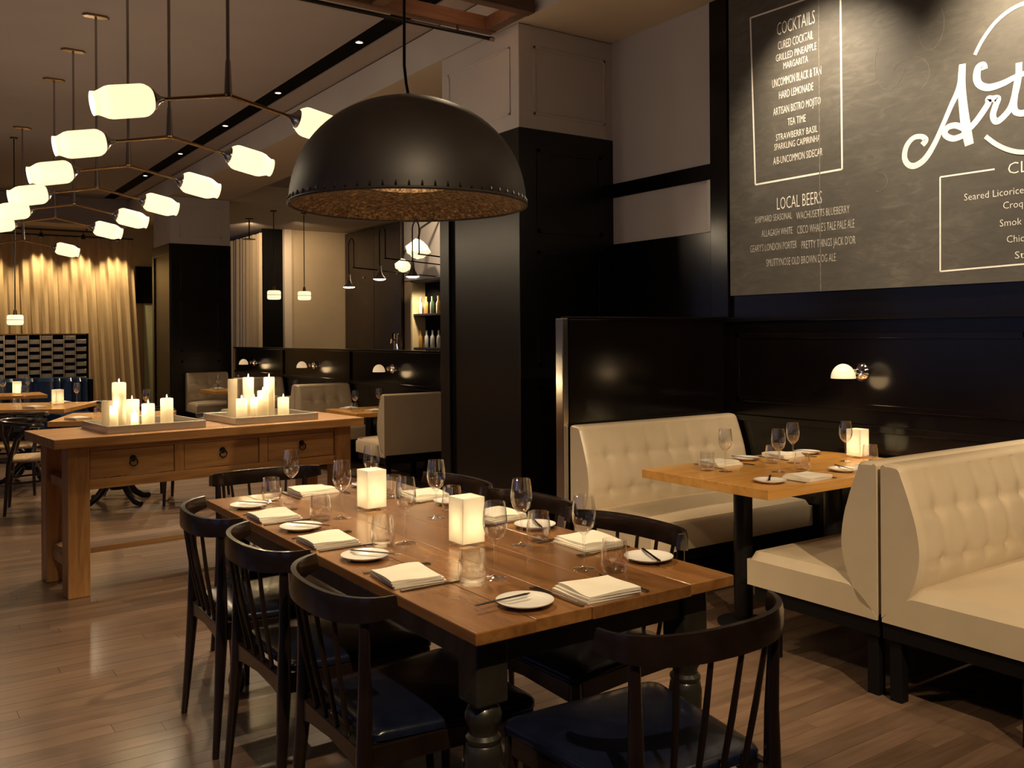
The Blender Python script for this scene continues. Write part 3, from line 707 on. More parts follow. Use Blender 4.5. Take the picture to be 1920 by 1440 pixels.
def setting(edge, d, who, z, group, items):
    """edge: unused anchor; d: heading of the diner (radians); items: dict of positions"""
    dirv = Vector((math.cos(d), math.sin(d))); left = Vector((-dirv.y, dirv.x))
    if 'napkin' in items:
        p = Vector(items['napkin']); NAP.put((p.x, p.y, z), d + random.uniform(-0.10, 0.10), 'folded cream linen napkin ' + who, 'napkins ' + group)
        q = p + left * 0.108 + dirv * 0.028; FORK.put((q.x, q.y, z + 0.0005), d + random.uniform(-0.06, 0.06), 'steel fork beside the napkin ' + who, 'forks ' + group)
        q = p - left * 0.104 + dirv * 0.028; KNIFE.put((q.x, q.y, z + 0.0005), d + random.uniform(-0.05, 0.05), 'steel knife beside the napkin ' + who, 'knives ' + group)
    if 'plate' in items:
        p = Vector(items['plate']); PLATE.put((p.x, p.y, z), 0, 'round white side plate ' + who, 'side plates ' + group)
        ko = items.get('ko', (0.02, -0.022)); BUTTER.put((p.x + dirv.x * ko[0] + left.x * ko[1], p.y + dirv.y * ko[0] + left.y * ko[1], z + 0.0158), d + items.get('kr', 0.25), 'butter knife on side plate ' + who, 'butter knives ' + group)
    if 'tumbler' in items: TUMB.put((*items['tumbler'], z), random.random(), 'clear stemless tumbler ' + who, 'tumblers ' + group)
    if 'wine' in items: WINE.put((*items['wine'], z), random.random(), 'clear stemmed wine glass ' + who, 'wine glasses ' + group)
gd = 'on the long dining table'
zt = TZ + 0.0006
P2 = math.pi / 2
setting(0, 0, 'at the open floor side seat nearest the console', zt, gd, dict(napkin=(1.150, 3.185), plate=(1.145, 3.435), tumbler=(1.268, 3.040), wine=(1.345, 3.030), kr=-0.95, ko=(0.03, -0.012)))
setting(0, 0, 'at the middle seat of the open floor side', zt, gd, dict(napkin=(1.150, 2.703), plate=(1.155, 2.938), tumbler=(1.272, 2.561), wine=(1.345, 2.548), kr=-0.95, ko=(0.03, -0.012)))
setting(0, 0, 'at the open floor side seat farthest from the console', zt, gd, dict(napkin=(1.150, 2.175), plate=(1.155, 2.441), tumbler=(1.262, 2.022), wine=(1.342, 2.036), kr=-0.95, ko=(0.03, -0.012)))
setting(0, math.pi, 'at the booth side seat farthest from the console', zt, gd, dict(napkin=(1.800, 2.205), plate=(1.806, 1.940), tumbler=(1.704, 2.335), wine=(1.619, 2.307), kr=1.15, ko=(0.0, 0.012)))
setting(0, math.pi, 'at the middle seat of the booth side', zt, gd, dict(napkin=(1.798, 2.718), plate=(1.806, 2.495), tumbler=(1.735, 2.920), wine=(1.621, 2.838), kr=1.15, ko=(0.0, 0.012)))
setting(0, math.pi, 'at the booth side seat nearest the pier', zt, gd, dict(napkin=(1.796, 3.240), plate=(1.806, 3.040), tumbler=(1.680, 3.290), wine=(1.627, 3.372), kr=1.15, ko=(0.0, 0.012)))
setting(0, -P2, 'at the table end facing the console', zt, gd, dict(napkin=(1.470, 3.610), plate=(1.720, 3.600), tumbler=(1.265, 3.525), wine=(1.312, 3.433), kr=0.3))
setting(0, P2, 'at the table end away from the console', zt, gd, dict(napkin=(1.478, 1.775), plate=(1.268, 1.795), tumbler=(1.641, 1.898), wine=(1.592, 1.969), kr=-1.52, ko=(0.022, 0.045)))
VOT.put((1.500, 3.110, zt), 0.05, 'square frosted candle lantern on the long table, nearer the console', 'candle lanterns on the long table')
VOT.put((1.484, 2.410, zt), 0.02, 'square frosted candle lantern on the long table, farther from the console', 'candle lanterns on the long table')

# ================================================================== CONSOLE TABLE
CT = 0.865; CA = math.atan2(0.186, 1.867)
con = thing('console_table', 'rustic pine console table with three drawers and ring pulls', 'table', (0.737, 5.315, 0), CA)
CL, CD = 1.876, 0.655
for i in range(3):
    part(con, 'top_plank', B(0, CL, i * CD / 3 + 0.0006, (i + 1) * CD / 3 - 0.0006, CT - 0.052, CT), M['oldpine_x'], 0.004)
lw = 0.115
lx = [(0.075, 0.075 + lw), (CL - 0.19, CL - 0.075)]
for x0, x1 in lx:
    for y0 in (0.045, CD - 0.045 - lw):
        part(con, 'leg', B(x0, x1, y0, y0 + lw, 0, CT - 0.053), M['oldpine_z'], 0.006)
fz0, fz1 = 0.575, CT - 0.053
xa, xb = lx[0][1], lx[1][0]
part(con, 'rail', B(xa, xb, 0.055, 0.085, fz0, fz0 + 0.055), M['oldpine_x'], 0.003)
part(con, 'rail', B(xa, xb, 0.055, 0.085, fz1 - 0.028, fz1), M['oldpine_x'], 0.002)
part(con, 'rail', B(xa, xb, CD - 0.085, CD - 0.055, fz0, fz1), M['oldpine_x'], 0.003)
for x0, x1 in lx:
    part(con, 'rail', B(x0 + 0.02, x1 - 0.02, 0.16, CD - 0.16, fz0, fz0 + 0.05), M['oldpine_z'], 0.003)
    part(con, 'stretcher', B(x0 + 0.03, x1 - 0.03, 0.16, CD - 0.16, 0.14, 0.20), M['oldpine_z'], 0.003)
part(con, 'shelf', B(lx[0][0] + 0.03, lx[1][1] - 0.03, 0.19, CD - 0.19, 0.20, 0.232), M['oldpine_x'], 0.004)
mw = 0.055; dw = ((xb - xa) - 2 * mw) / 3
for i in range(3):
    x0 = xa + i * (dw + mw)
    dro = part(con, 'drawer', B(x0 + 0.004, x0 + dw - 0.004, 0.060, 0.30, fz0 + 0.059, fz1 - 0.031), M['oldpine_x'], 0.002)
    xc, zc = x0 + dw / 2, (fz0 + 0.059 + fz1 - 0.031) / 2 + 0.018
    part(dro, 'pull_boss', G().lathe([(0, 0.018), (0.009, 0.016), (0.018, 0.003), (0.019, 0), (0, 0)], 16, (xc, 0.060, zc), Matrix.Rotation(math.radians(90), 3, 'X'), caps=False), M['iron'], smooth=True)
    ringp = [(xc + 0.021 * math.sin(a), 0.047, zc - 0.020 + 0.021 * math.cos(a)) for a in [2 * math.pi * k / 18 for k in range(19)]]
    part(dro, 'ring_pull', G().tube(ringp, 0.004, 8), M['iron'], smooth=True)
    if i < 2: part(con, 'stile', B(x0 + dw, x0 + dw + mw, 0.055, 0.085, fz0 + 0.055, fz1 - 0.028), M['oldpine_z'], 0.002)
def C2W(x, y): return (0.737 + x * math.cos(CA) - y * math.sin(CA), 5.315 + x * math.sin(CA) + y * math.cos(CA))
def W2C(X, Y):
    dx, dy = X - 0.737, Y - 5.315
    return (dx * math.cos(CA) + dy * math.sin(CA), -dx * math.sin(CA) + dy * math.cos(CA))
def make_tray(L, D):
    t = thing('serving_tray', '', 'tray'); h = 0.042; th = 0.012
    part(t, 'base', B(th, L - th, th, D - th, 0.004, 0.012), M['nickel'])
    for q in ((0, L, 0, th), (0, L, D - th, D), (0, th, th, D - th), (L - th, L, th, D - th)):
        part(t, 'rim', B(*q, 0.0, h), M['pewter'], 0.002)
    for x in (0.03, L - 0.05):
        for y in (0.03, D - 0.05): part(t, 'foot', B(x, x + 0.02, y, y + 0.02, 0, 0.004), M['iron'])
    return t
TR = Proto(make_tray(0.56, 0.50))
x, y = W2C(1.03, 5.47); x, y = 0.30, 0.085
TR.put((*C2W(0.295, 0.10), CT + 0.0004), CA, 'silver rectangular tray with the tallest candle standing at its side', 'candle trays on the console')
TR.put((*C2W(1.035, 0.10), CT + 0.0004), CA, 'silver rectangular tray with two tall candles between short ones', 'candle trays on the console')
def candle(X, Y, r, h, label, lit=True, grp='pillar candles on the console'):
    t = thing('pillar_candle', label, 'candle', (X, Y, CT + 0.0130), random.random() * 3, grp)
    part(t, 'wax_body', G().lathe([(0, 0), (r - 0.001, 0), (r, 0.002), (r, h - 0.004), (r - 0.003, h), (r - 0.006, h - 0.001), (r * 0.5, h - 0.006), (0, h - 0.007)], 28, caps=False), M['wax'], smooth=True)
    part(t, 'wick', G().tube([(0, 0, h - 0.007), (0.001, 0, h + 0.004)], 0.0012, 6), M['iron'])
    if lit:
        part(t, 'flame', G().lathe([(0, h + 0.001), (0.0032, h + 0.005), (0.0034, h + 0.009), (0.0015, h + 0.018), (0, h + 0.022)], 10, caps=False), M['flame'], smooth=True)
        point((0, 0, h + 0.016), 0.35, 0.006, (1.0, 0.74, 0.42), t); point((0, 0, h - 0.028), 0.13, 0.010, (1.0, 0.80, 0.52), t)  # flame light, plus a point added inside the wax to make it glow
tall = ' pillar candle on the first silver tray, '
c1 = ' on the console end tray'
CANDS = [(230, 797, 718, 0.0375, 'tallest cream pillar candle' + c1), (210, 799, 762, 0.022, 'slim short cream pillar candle left of the tallest one' + c1), (246, 798, 775, 0.020, 'smallest cream candle stub' + c1),
         (272, 793, 758, 0.036, 'short cream pillar candle beside the stub' + c1), (307, 790, 748, 0.036, 'medium cream pillar candle standing apart at the side' + c1), (255, 786, 750, 0.040, 'wide cream pillar candle behind the stub' + c1), (206, 784, 752, 0.034, 'pale short pillar candle behind the slim one' + c1)]
c2 = ' on the middle console tray'
CANDS2 = [(444, 781, 750, 0.034, 'short cream pillar candle at the tray edge' + c2), (467, 779, 710, 0.034, 'second tallest cream pillar candle' + c2), (503, 777, 710, 0.034, 'tall slender cream pillar candle with bright flame' + c2),
          (483, 779, 735, 0.034, 'medium cream pillar candle between the two tall ones' + c2), (526, 776, 748, 0.036, 'wide short cream pillar candle beside the tall one' + c2), (449, 768, 713, 0.030, 'pale tall pillar candle behind the others' + c2), (470, 779, 748, 0.022, 'small cream candle in front of the second tallest' + c2)]
def unp(px, py, z):
    a, b_ = px - CXP, -(py - CYP)
    a2 = a * math.cos(ROLL) + b_ * math.sin(ROLL); b2 = -a * math.sin(ROLL) + b_ * math.cos(ROLL)
    d = _f + _r * (a2 / FPX) + _u * (b2 / FPX); t = (z - CAMH) / d.z
    return Vector((0, 0, CAMH)) + d * t, t
CPOS = [[(0.395, 0.215), (0.352, 0.170), (0.462, 0.160), (0.552, 0.200), (0.665, 0.215), (0.500, 0.320), (0.385, 0.390)], [(1.125, 0.210), (1.205, 0.290), (1.325, 0.245), (1.262, 0.200), (1.420, 0.240), (1.170, 0.450), (1.190, 0.175)]]
for grp_, pos_ in zip((CANDS, CANDS2), CPOS):
    for (px, pb, ptop, r, lb), (cx, cy) in zip(grp_, pos_):
        X, Y = C2W(cx, cy)
        dep = X * _f.x + Y * _f.y
        h = max(0.04, (CAMH - (CT + 0.013)) - (ptop - 634) / FPX * dep)
        candle(X, Y, r, h, lb, lit=not lb.startswith('pale'))

# ================================================================== BOOTHS
def make_bench(name, L, k, cat='bench'):
    """upholstered bench: back plane at y=0, sitter faces +y, x from 0 to L, heights scaled by k"""
    t = thing(name, '', cat)
    pr = [(0.004, 0.315), (0.085, 0.345), (0.120, 0.40), (0.155, 0.48), (0.172, 0.575), (0.160, 0.68), (0.130, 0.78), (0.100, 0.86), (0.088, 0.888), (0.068, 0.900), (0.022, 0.902), (0.004, 0.888)]
    P = [(a * k, b * k) for a, b in pr]
    # dense profile
    D = []
    for i in range(len(P) - 1):
        n = 6 if 2 <= i <= 7 else 3
        for j in range(n):
            t_ = j / n; p0, p1, p2, p3 = [Vector(P[max(0, min(len(P) - 1, q))]) for q in (i - 1, i, i + 1, i + 2)]
            D.append(0.5 * ((2 * p1) + (p2 - p0) * t_ + (2 * p0 - 5 * p1 + 4 * p2 - p3) * t_ * t_ + (-p0 + 3 * p1 - 3 * p2 + p3) * t_ ** 3))
    D.append(Vector(P[-1]))
    nu = max(20, int(L * 56)); nt_ = max(2, round(L / 0.165))
    rows = (0.735 * k, 0.545 * k)
    vs = []; fs = []; nv = len(D)
    for j, d in enumerate(D):
        dn = (D[min(j + 1, nv - 1)] - D[max(j - 1, 0)]).normalized(); nrm = Vector((dn.y, -dn.x))
        for i in range(nu + 1):
            x = L * i / nu; dep = 0.0
            if 0.40 * k < d.y < 0.88 * k and d.x > 0.05 * k:
                edge = min(1, min(x, L - x) / 0.05)
                for zr in rows:
                    dz = abs(d.y - zr); dep += 0.005 * math.exp(-(dz / 0.010) ** 2) * edge
                    for b_ in range(1, nt_):
                        dx = x - L * b_ / nt_
                        if abs(dx) < 0.12: dep += 0.015 * math.exp(-(dx / 0.030) ** 2 - (dz / 0.035) ** 2)
                for b_ in range(1, nt_):
                    dx = x - L * b_ / nt_
                    if abs(dx) < 0.04: dep += 0.0042 * math.exp(-(dx / 0.009) ** 2) * (1 if d.y > 0.52 * k else 0.3)
            e = min(x, L - x); rnd = 0.012 * max(0, 1 - e / 0.014) ** 2 if d.x > 0.02 else 0
            q = d - nrm * (dep + rnd) * (1 if True else 0)
            vs.append((x, max(q.x, 0.003), q.y))
    for j in range(nv - 1):
        for i in range(nu):
            fs.append((j * (nu + 1) + i, j * (nu + 1) + i + 1, (j + 1) * (nu + 1) + i + 1, (j + 1) * (nu + 1) + i))
    fs.append(tuple(j * (nu + 1) for j in range(nv))); fs.append(tuple(j * (nu + 1) + nu for j in reversed(range(nv))))
    fs += [((nv - 1) * (nu + 1) + i, (nv - 1) * (nu + 1) + i + 1, i + 1, i) for i in range(nu)]
    part(t, 'backrest', G().add(vs, fs), M['cream'], smooth=True)
    # seat cushion with soft crown
    sd = 0.640 * k; z0, z1 = 0.30 * k, 0.448 * k
    def top(u, v):
        x, y = L * u, 0.006 + (sd - 0.006) * v
        e = min(x, L - x, sd - y) if v > 0.02 else min(x, L - x)
        rd = 0.04; z = z1 - (rd - math.sqrt(max(0, rd * rd - max(0, rd - e) ** 2))) * 0.9
        z += 0.020 * math.sin(math.pi * u) * math.sin(math.pi * min(1, v * 1.05)) - (0.10 * k * max(0, 1 - v / 0.20) ** 1.5)
        return (x, y, z)
    nx, ny = 40, 26
    g = G().grid(top, nx, ny); o2 = len(g.v)
    g.grid(lambda u, v: (L * u, 0.006 + (sd - 0.006) * v, z0), nx, ny)
    I = lambda i, j, o: o + j * (nx + 1) + i
    for i in range(nx): g.f += [(I(i, 0, 0), I(i + 1, 0, 0), I(i + 1, 0, o2), I(i, 0, o2)), (I(i, ny, 0), I(i + 1, ny, 0), I(i + 1, ny, o2), I(i, ny, o2))]
    for j in range(ny): g.f += [(I(0, j, 0), I(0, j + 1, 0), I(0, j + 1, o2), I(0, j, o2)), (I(nx, j, 0), I(nx, j + 1, 0), I(nx, j + 1, o2), I(nx, j, o2))]
    part(t, 'seat', g, M['cream'], smooth=True)
    part(t, 'frame', B(0.012, L - 0.012, 0.012, sd - 0.03, 0.235 * k, 0.30 * k - 0.001), M['black_matt'], 0.003)
    for x in (0.03, L - 0.075):
        for y in (0.018, sd - 0.13):
            part(t, 'leg', G().prism([(x, y), (x + 0.045, y), (x + 0.045, y + 0.05), (x, y + 0.05)], 0, 0.235 * k), M['black_matt'], 0.003)
    part(t, 'back_leg_panel', B(0.012, L - 0.012, 0.003, 0.012, 0.235 * k, 0.32 * k), M['black_matt'])
    return t
BL = 1.255; BX = 3.12
BEN = Proto(make_bench('booth_bench', BL, 1.0))
gb = 'cream booth benches by the chalkboard'
BEN.put((BX, 2.084, 0), 0, 'cream tufted leather booth bench backing onto the front bench, facing the oak table', gb)
BEN.put((BX + BL, 2.074, 0), math.pi, 'cream tufted leather booth bench in front of the oak table, turned away from it', gb)
BEN.put((BX + BL, 3.976, 0), math.pi, 'cream tufted leather booth bench against the black partition with steel post', gb)

BTZ = 0.74
bt = thing('booth_table', 'light oak booth table on a black pedestal between cream benches', 'table', (0, 0, 0))
bt.location = (3.40, 2.94, 0)
x0, x1 = 3.055 - 3.40, 4.33 - 3.40; y0, y1 = 2.55 - 2.94, 3.325 - 2.94
nb = 4
for i in range(nb):
    a, b_ = y0 + (y1 - y0) * i / nb + 0.0004, y0 + (y1 - y0) * (i + 1) / nb - 0.0004
    xe_a = x1; poly = [(x0, a)]
    # rounded wall end
    def endx(y):
        r = 0.20; m = 0
        if y > y1 - r: m = r - math.sqrt(max(0, r * r - (y - (y1 - r)) ** 2))
        if y < y0 + r: m = r - math.sqrt(max(0, r * r - ((y0 + r) - y) ** 2))
        return x1 - m
    for k in range(9):
        y = a + (b_ - a) * k / 8; poly.append((endx(y), y))
    poly.append((x0, b_))
    part(bt, 'plank', G().prism(poly, BTZ - 0.042, BTZ), M['oak_x'], 0.0015)
part(bt, 'plate', B(-0.18, 0.25, -0.16, 0.16, BTZ - 0.055, BTZ - 0.043), M['iron'])
part(bt, 'pedestal', G().lathe([(0, 0.02), (0.045, 0.02), (0.045, BTZ - 0.056), (0, BTZ - 0.056)], 24, (0.02, 0.07, 0), caps=False), M['iron'], smooth=True)
part(bt, 'base', G().lathe([(0, 0), (0.125, 0), (0.125, 0.012), (0.05, 0.024), (0, 0.024)], 36, (0.02, 0.07, 0), caps=False), M['iron'], smooth=True)
part(bt, 'pedestal', G().lathe([(0, 0.02), (0.045, 0.02), (0.045, BTZ - 0.056), (0, BTZ - 0.056)], 24, (0.62, 0.0, 0), caps=False), M['iron'], smooth=True)
part(bt, 'base', G().lathe([(0, 0), (0.125, 0), (0.125, 0.012), (0.05, 0.024), (0, 0.024)], 36, (0.62, 0.0, 0), caps=False), M['iron'], smooth=True)
part(bt, 'plate', B(0.45, 0.80, -0.16, 0.16, BTZ - 0.055, BTZ - 0.043), M['iron'])
gbt = 'on the oak booth table'; zb = BTZ + 0.0006
setting(0, -P2, 'at the oak booth table aisle seat facing the front bench', zb, gbt, dict(napkin=(3.470, 3.205), plate=(3.700, 3.235), tumbler=(3.265, 3.095), wine=(3.308, 3.018), kr=0.2))
setting(0, -P2, 'at the oak booth table wall seat facing the front bench', zb, gbt, dict(napkin=(3.955, 3.205), plate=(4.155, 3.200), tumbler=(3.712, 3.069), wine=(3.793, 3.008), kr=0.2))
setting(0, P2, 'at the oak booth table aisle seat facing the partition', zb, gbt, dict(napkin=(3.445, 2.652), plate=(3.222, 2.680), tumbler=(3.593, 2.797), wine=(3.492, 2.853), kr=-0.9))
setting(0, P2, 'at the oak booth table wall seat facing the partition', zb, gbt, dict(napkin=(3.975, 2.660), plate=(3.762, 2.690), tumbler=(4.120, 2.790), wine=(4.052, 2.884), kr=-0.4))
VOT.put((4.225, 2.935, zb), 0.03, 'square frosted candle lantern on the oak booth table by the wall', 'candle lanterns')

# sconces
def make_sconce():
    t = thing('wall_sconce', '', 'sconce')
    R90 = Matrix.Rotation(math.radians(-90), 3, 'Y')
    part(t, 'back_plate', G().lathe([(0, 0.0005), (0.048, 0.0005), (0.050, 0.006), (0.040, 0.020), (0.018, 0.034), (0, 0.036)], 28, (0, 0, 0), R90, caps=False), M['chrome'], smooth=True)
    part(t, 'knob', G().lathe([(0, 0.030), (0.012, 0.030), (0.024, 0.045), (0.026, 0.056), (0.018, 0.07), (0, 0.072)], 20, (0, 0, 0), R90, caps=False), M['chrome'], smooth=True)
    part(t, 'arm', G().tube([(-0.06, 0, 0), (-0.09, 0, 0.005), (-0.105, 0, 0.012)], 0.007, 8), M['chrome'], smooth=True)
    n = 10; o = [(0.064 * math.cos(math.radians(90 * k / n)) if k < n else 0, -0.030 + 0.078 * math.sin(math.radians(90 * k / n))) for k in range(n + 1)]
    inn = [(max(0, r - 0.004), z - (0.004 if i else 0)) for i, (r, z) in enumerate(reversed(o))]
    inn = [(0.0, o[-1][1] - 0.004)] + [(max(0, r - 0.004), z - 0.002) for r, z in reversed(o[1:-1])] + [(0.060, -0.030)]
    part(t, 'shade', G().lathe(o + inn, 28, (-0.160, 0, 0), caps=False), M['sconce'], smooth=True, label='half-dome opal glass shade')
    point((-0.160, 0, -0.050), 0.5, 0.05, (1.0, 0.66, 0.32), t)
    return t
SCN = Proto(make_sconce()); gs = 'half-dome wall sconces'
SCN.put((XW, 3.03, 1.185), 0, 'chrome wall sconce with half-dome opal shade above the oak booth table', gs)
SCN.put((XW, 8.60, 1.055), 0, 'chrome wall sconce with half-dome opal shade on low wall, nearest the black pier', gs)
SCN.put((XW, 10.72, 1.045), 0, 'chrome wall sconce with half-dome opal shade at the middle of the low wall', gs)
SCN.put((XW, 12.92, 1.035), 0, 'chrome wall sconce with half-dome opal shade at the far end of the low wall', gs)

# far booths along the half wall
FB = Proto(make_bench('booth_bench', 0.62, 0.96)); gf = 'cream benches along the low wall'
FB.put((3.75, 7.50, 0), 0, 'cream booth bench showing its plain back beside the black pier', gf)
FB.put((3.75 + 0.62, 9.69, 0), math.pi, 'cream booth bench along low wall facing the plain-backed bench', gf)
FB.put((3.75, 9.70, 0), 0, 'cream booth bench along low wall, back to back behind the one facing the plain-backed bench', gf)
FB.put((3.75 + 0.62, 11.80, 0), math.pi, 'cream booth bench at the second table along the low wall, toward the far pier', gf)
FB.put((3.75, 11.81, 0), 0, 'cream booth bench facing the far black pier', gf)
FB.put((3.75 + 0.62, 14.14, 0), math.pi, 'cream tufted bench against the far black pier', gf)
def pedestal_table(name, label, w, d, z, loc, rz, mat, group=None, claw=False):
    t = thing(name, label, 'table', loc, rz, group)
    for i in range(3):
        part(t, 'plank', B(-w / 2, w / 2, -d / 2 + d * i / 3 + 0.0004, -d / 2 + d * (i + 1) / 3 - 0.0004, z - 0.04, z), mat, 0.002)
    if not claw:
        part(t, 'pedestal', G().lathe([(0, 0.02), (0.04, 0.02), (0.04, z - 0.041), (0, z - 0.041)], 16, caps=False), M['iron'], smooth=True)
        part(t, 'base', G().lathe([(0, 0), (0.14, 0), (0.14, 0.012), (0.05, 0.024), (0, 0.024)], 24, caps=False), M['iron'], smooth=True)
    else:
        part(t, 'pedestal', G().lathe([(0, 0.12), (0.05, 0.12), (0.065, 0.16), (0.05, 0.20), (0.035, 0.24), (0.05, 0.30), (0.055, 0.34), (0.035, 0.42), (0.03, 0.60), (0.07, z - 0.07), (0.12, z - 0.041), (0, z - 0.041)], 20, caps=False), M['iron'], smooth=True)
        for k in range(4):
            a = math.radians(45 + 90 * k); c, s = math.cos(a), math.sin(a)
            part(t, 'foot', G().tube([(c * 0.02, s * 0.02, 0.20), (c * 0.10, s * 0.10, 0.17), (c * 0.18, s * 0.18, 0.08), (c * 0.25, s * 0.25, 0.035), (c * 0.32, s * 0.32, 0.024)], [0.035, 0.03, 0.026, 0.024, 0.023], 10), M['iron'], smooth=True)
    return t
FT = 0.655
for (yc, lb, who) in ((8.42, 'small oak booth table beside the plain-backed bench', 'on the table beside the plain-backed bench'), (10.72, 'small oak booth table at the middle of the low wall', 'on the table at the middle of the low wall'), (12.92, 'small oak booth table nearest the far black pier', 'on the low wall table nearest the far pier')):
    pedestal_table('booth_table', lb, 0.62, 0.74, FT, (4.04, yc, 0), 0, M['oak_x'], 'oak tables along the low wall')
    z = FT + 0.0006; gg = 'on the low wall booth tables'
    setting(0, 0, 'facing the low wall ' + who if False else who + ', aisle side', z, gg, dict(wine=(3.86, yc - 0.06), tumbler=(3.80, yc - 0.16)))
    NAP.put((3.92, yc + 0.20, z), 0.1, 'folded cream linen napkin ' + who + ', far edge', 'napkins ' + gg)
    NAP.put((4.00, yc - 0.22, z), 0.0, 'folded cream linen napkin ' + who + ', near edge', 'napkins ' + gg)
    PLATE.put((4.20, yc - 0.20, z), 0, 'round white side plate ' + who, 'side plates ' + gg)
    WINE.put((4.20, yc + 0.10, z), 0, 'clear stemmed wine glass ' + who + ', wall side', 'wine glasses ' + gg)

# ================================================================== DOME PENDANT
DC = (1.500, 2.80); DZ = 1.848; DR = 0.405; DH = 0.372
dp = thing('dome_pendant', 'large black dome pendant lamp with gilded inside over the dining table', 'pendant lamp', (DC[0], DC[1], DZ))
def dome_prof(R, Hh, n=22): return [(R * math.cos(math.radians(90 * k / n)) if k < n else 0.0, Hh * math.sin(math.radians(90 * k / n)) ** 0.96) for k in range(n + 1)]
part(dp, 'outer_shell', G().lathe(dome_prof(DR, DH), 72, caps=False), M['dome_out'], smooth=True)
inner = [(DR - 0.004, 0.0005), (0.375, 0.022), (0.34, 0.040), (0.30, 0.052), (0.25, 0.066), (0.20, 0.078), (0.165, 0.082), (0.155, 0.070), (0.145, 0.068), (0.14, 0.082), (0.10, 0.094), (0.0, 0.100)]
part(dp, 'inner_dish', G().lathe(inner, 72, caps=False), M['dome_in'], smooth=True, label='rough gold-leaf inside of the dome')
part(dp, 'rim', G().tube([((DR + 0.001) * math.cos(2 * math.pi * k / 72), (DR + 0.001) * math.sin(2 * math.pi * k / 72), 0.0) for k in range(73)], 0.0055, 8), M['dome_out'], smooth=True)
st = G()
for k in range(64):
    a = 2 * math.pi * k / 64; c, s = math.cos(a), math.sin(a)
    st.tube([((DR - 0.001) * c, (DR - 0.001) * s, 0.004), ((DR + 0.0025) * c, (DR + 0.0025) * s, 0.012), ((DR - 0.001) * c, (DR - 0.001) * s, 0.022)], [0.004, 0.0035, 0.0015], 6)
so = part(dp, 'rim_lacing', st, M['iron'], smooth=True); so['kind'] = 'stuff'
part(dp, 'cord', G().tube([(0.0, 0.0, DH - 0.003), (0.0, 0.0, DH + 0.01), (-0.008, 0, DH + 0.05), (-0.015, 0, DH + 0.11), (-0.014, 0, DH + 0.25), (-0.012, 0, DH + 0.6), (-0.012, 0, ZM - DZ - 0.02)], 0.0055, 8), M['iron'], smooth=True)
part(dp, 'canopy', G().lathe([(0, -0.03), (0.05, -0.03), (0.06, -0.0005), (0, -0.0005)], 24, (-0.012, 0, ZM - DZ), caps=False), M['iron'], smooth=True)
part(dp, 'eyelet', G().lathe([(0, -0.004), (0.012, -0.002), (0.010, 0.016), (0, 0.018)], 12, (0, 0, DH), caps=False), M['steel'], smooth=True)
ds = spot((0, 0, 0.03), (0, 0, -1), 42, 128, 0.6, 0.06, (1.0, 0.76, 0.47)); ds.parent = dp
point((0, 0, 0.045), 1.2, 0.03, (1.0, 0.76, 0.47), dp)

# ================================================================== CHANDELIERS
def make_chandelier(hz):
    t = thing('two_arm_chandelier', '', 'chandelier')
    part(t, 'canopy', G().prism([(-0.095, 0), (-0.07, -0.035), (0.07, -0.035), (0.095, 0), (0.07, 0.035), (-0.07, 0.035)], -0.018, -0.0005), M['brass'], 0.003, loc=(0, 0, ZM - hz))
    part(t, 'rod', G().tube([(0, 0, 0.15), (0, 0, ZM - hz - 0.018)], 0.0085, 10), M['nickel'], smooth=True)
    part(t, 'sleeve', G().tube([(0, 0, 0.005), (0, 0, 0.02), (0, 0, 0.16)], [0.019, 0.018, 0.012], 12), M['nickel'], smooth=True)
    part(t, 'hub', G().lathe([(0, -0.012), (0.015, -0.010), (0.02, 0.0), (0.018, 0.012), (0, 0.014)], 14, caps=False), M['brass'], smooth=True)
    for s in (-1, 1):
        d = Vector((s * 0.585, 0, -0.118)); L = d.length; d.normalize()
        q = d.to_track_quat('Z', 'Y').to_matrix()
        ar = part(t, 'arm', G().tube([d * 0.005, d * 0.13, d * 0.305], [0.0105, 0.0085, 0.0075], 10), M['brass'], smooth=True)
        part(ar, 'socket', G().lathe([(0, 0.290), (0.010, 0.290), (0.014, 0.305), (0.034, 0.325), (0.046, 0.333), (0.046, 0.342), (0.0, 0.342)], 20, (0, 0, 0), q, caps=False), M['nickel'], smooth=True)
        pr = [(0.0, 0.343), (0.048, 0.343), (0.058, 0.352), (0.069, 0.370), (0.072, 0.385), (0.072, 0.515), (0.068, 0.535), (0.056, 0.560), (0.050, 0.575), (0.052, 0.592), (0.048, 0.592), (0.046, 0.575), (0.052, 0.555), (0.060, 0.52), (0.0, 0.52)]
        sh = part(t, 'shade', G().lathe(pr, 28, (0, 0, 0), q, caps=False), M['shade'], smooth=True, label='lit opal glass barrel shade')
        point(d * 0.70, 4.0, 0.07, (1.0, 0.78, 0.52), t)
    return t
CHN = Proto(make_chandelier(2.515)); gch = 'row of two-arm chandeliers'
HY = [4.213, 5.260, 6.290, 7.350, 8.335, 9.366, 10.45, 11.70]
names = ['first in the row, partly hidden by the black dome', 'second in the row from the black dome', 'third in the row from the black dome', 'fourth in the row from the black dome', 'fifth in the row from the black dome', 'sixth in the row from the black dome', 'seventh in the row from the black dome', 'last in the row, nearest the curtain']
HY = [4.213, 5.260, 6.290, 7.350, 8.335, 9.366, 11.70]
names.pop(6)
for y, nm in zip(HY, names):
    CHN.put((1.32, y, 2.515), 0, 'two-arm chandelier with lit barrel shades, ' + nm, gch)

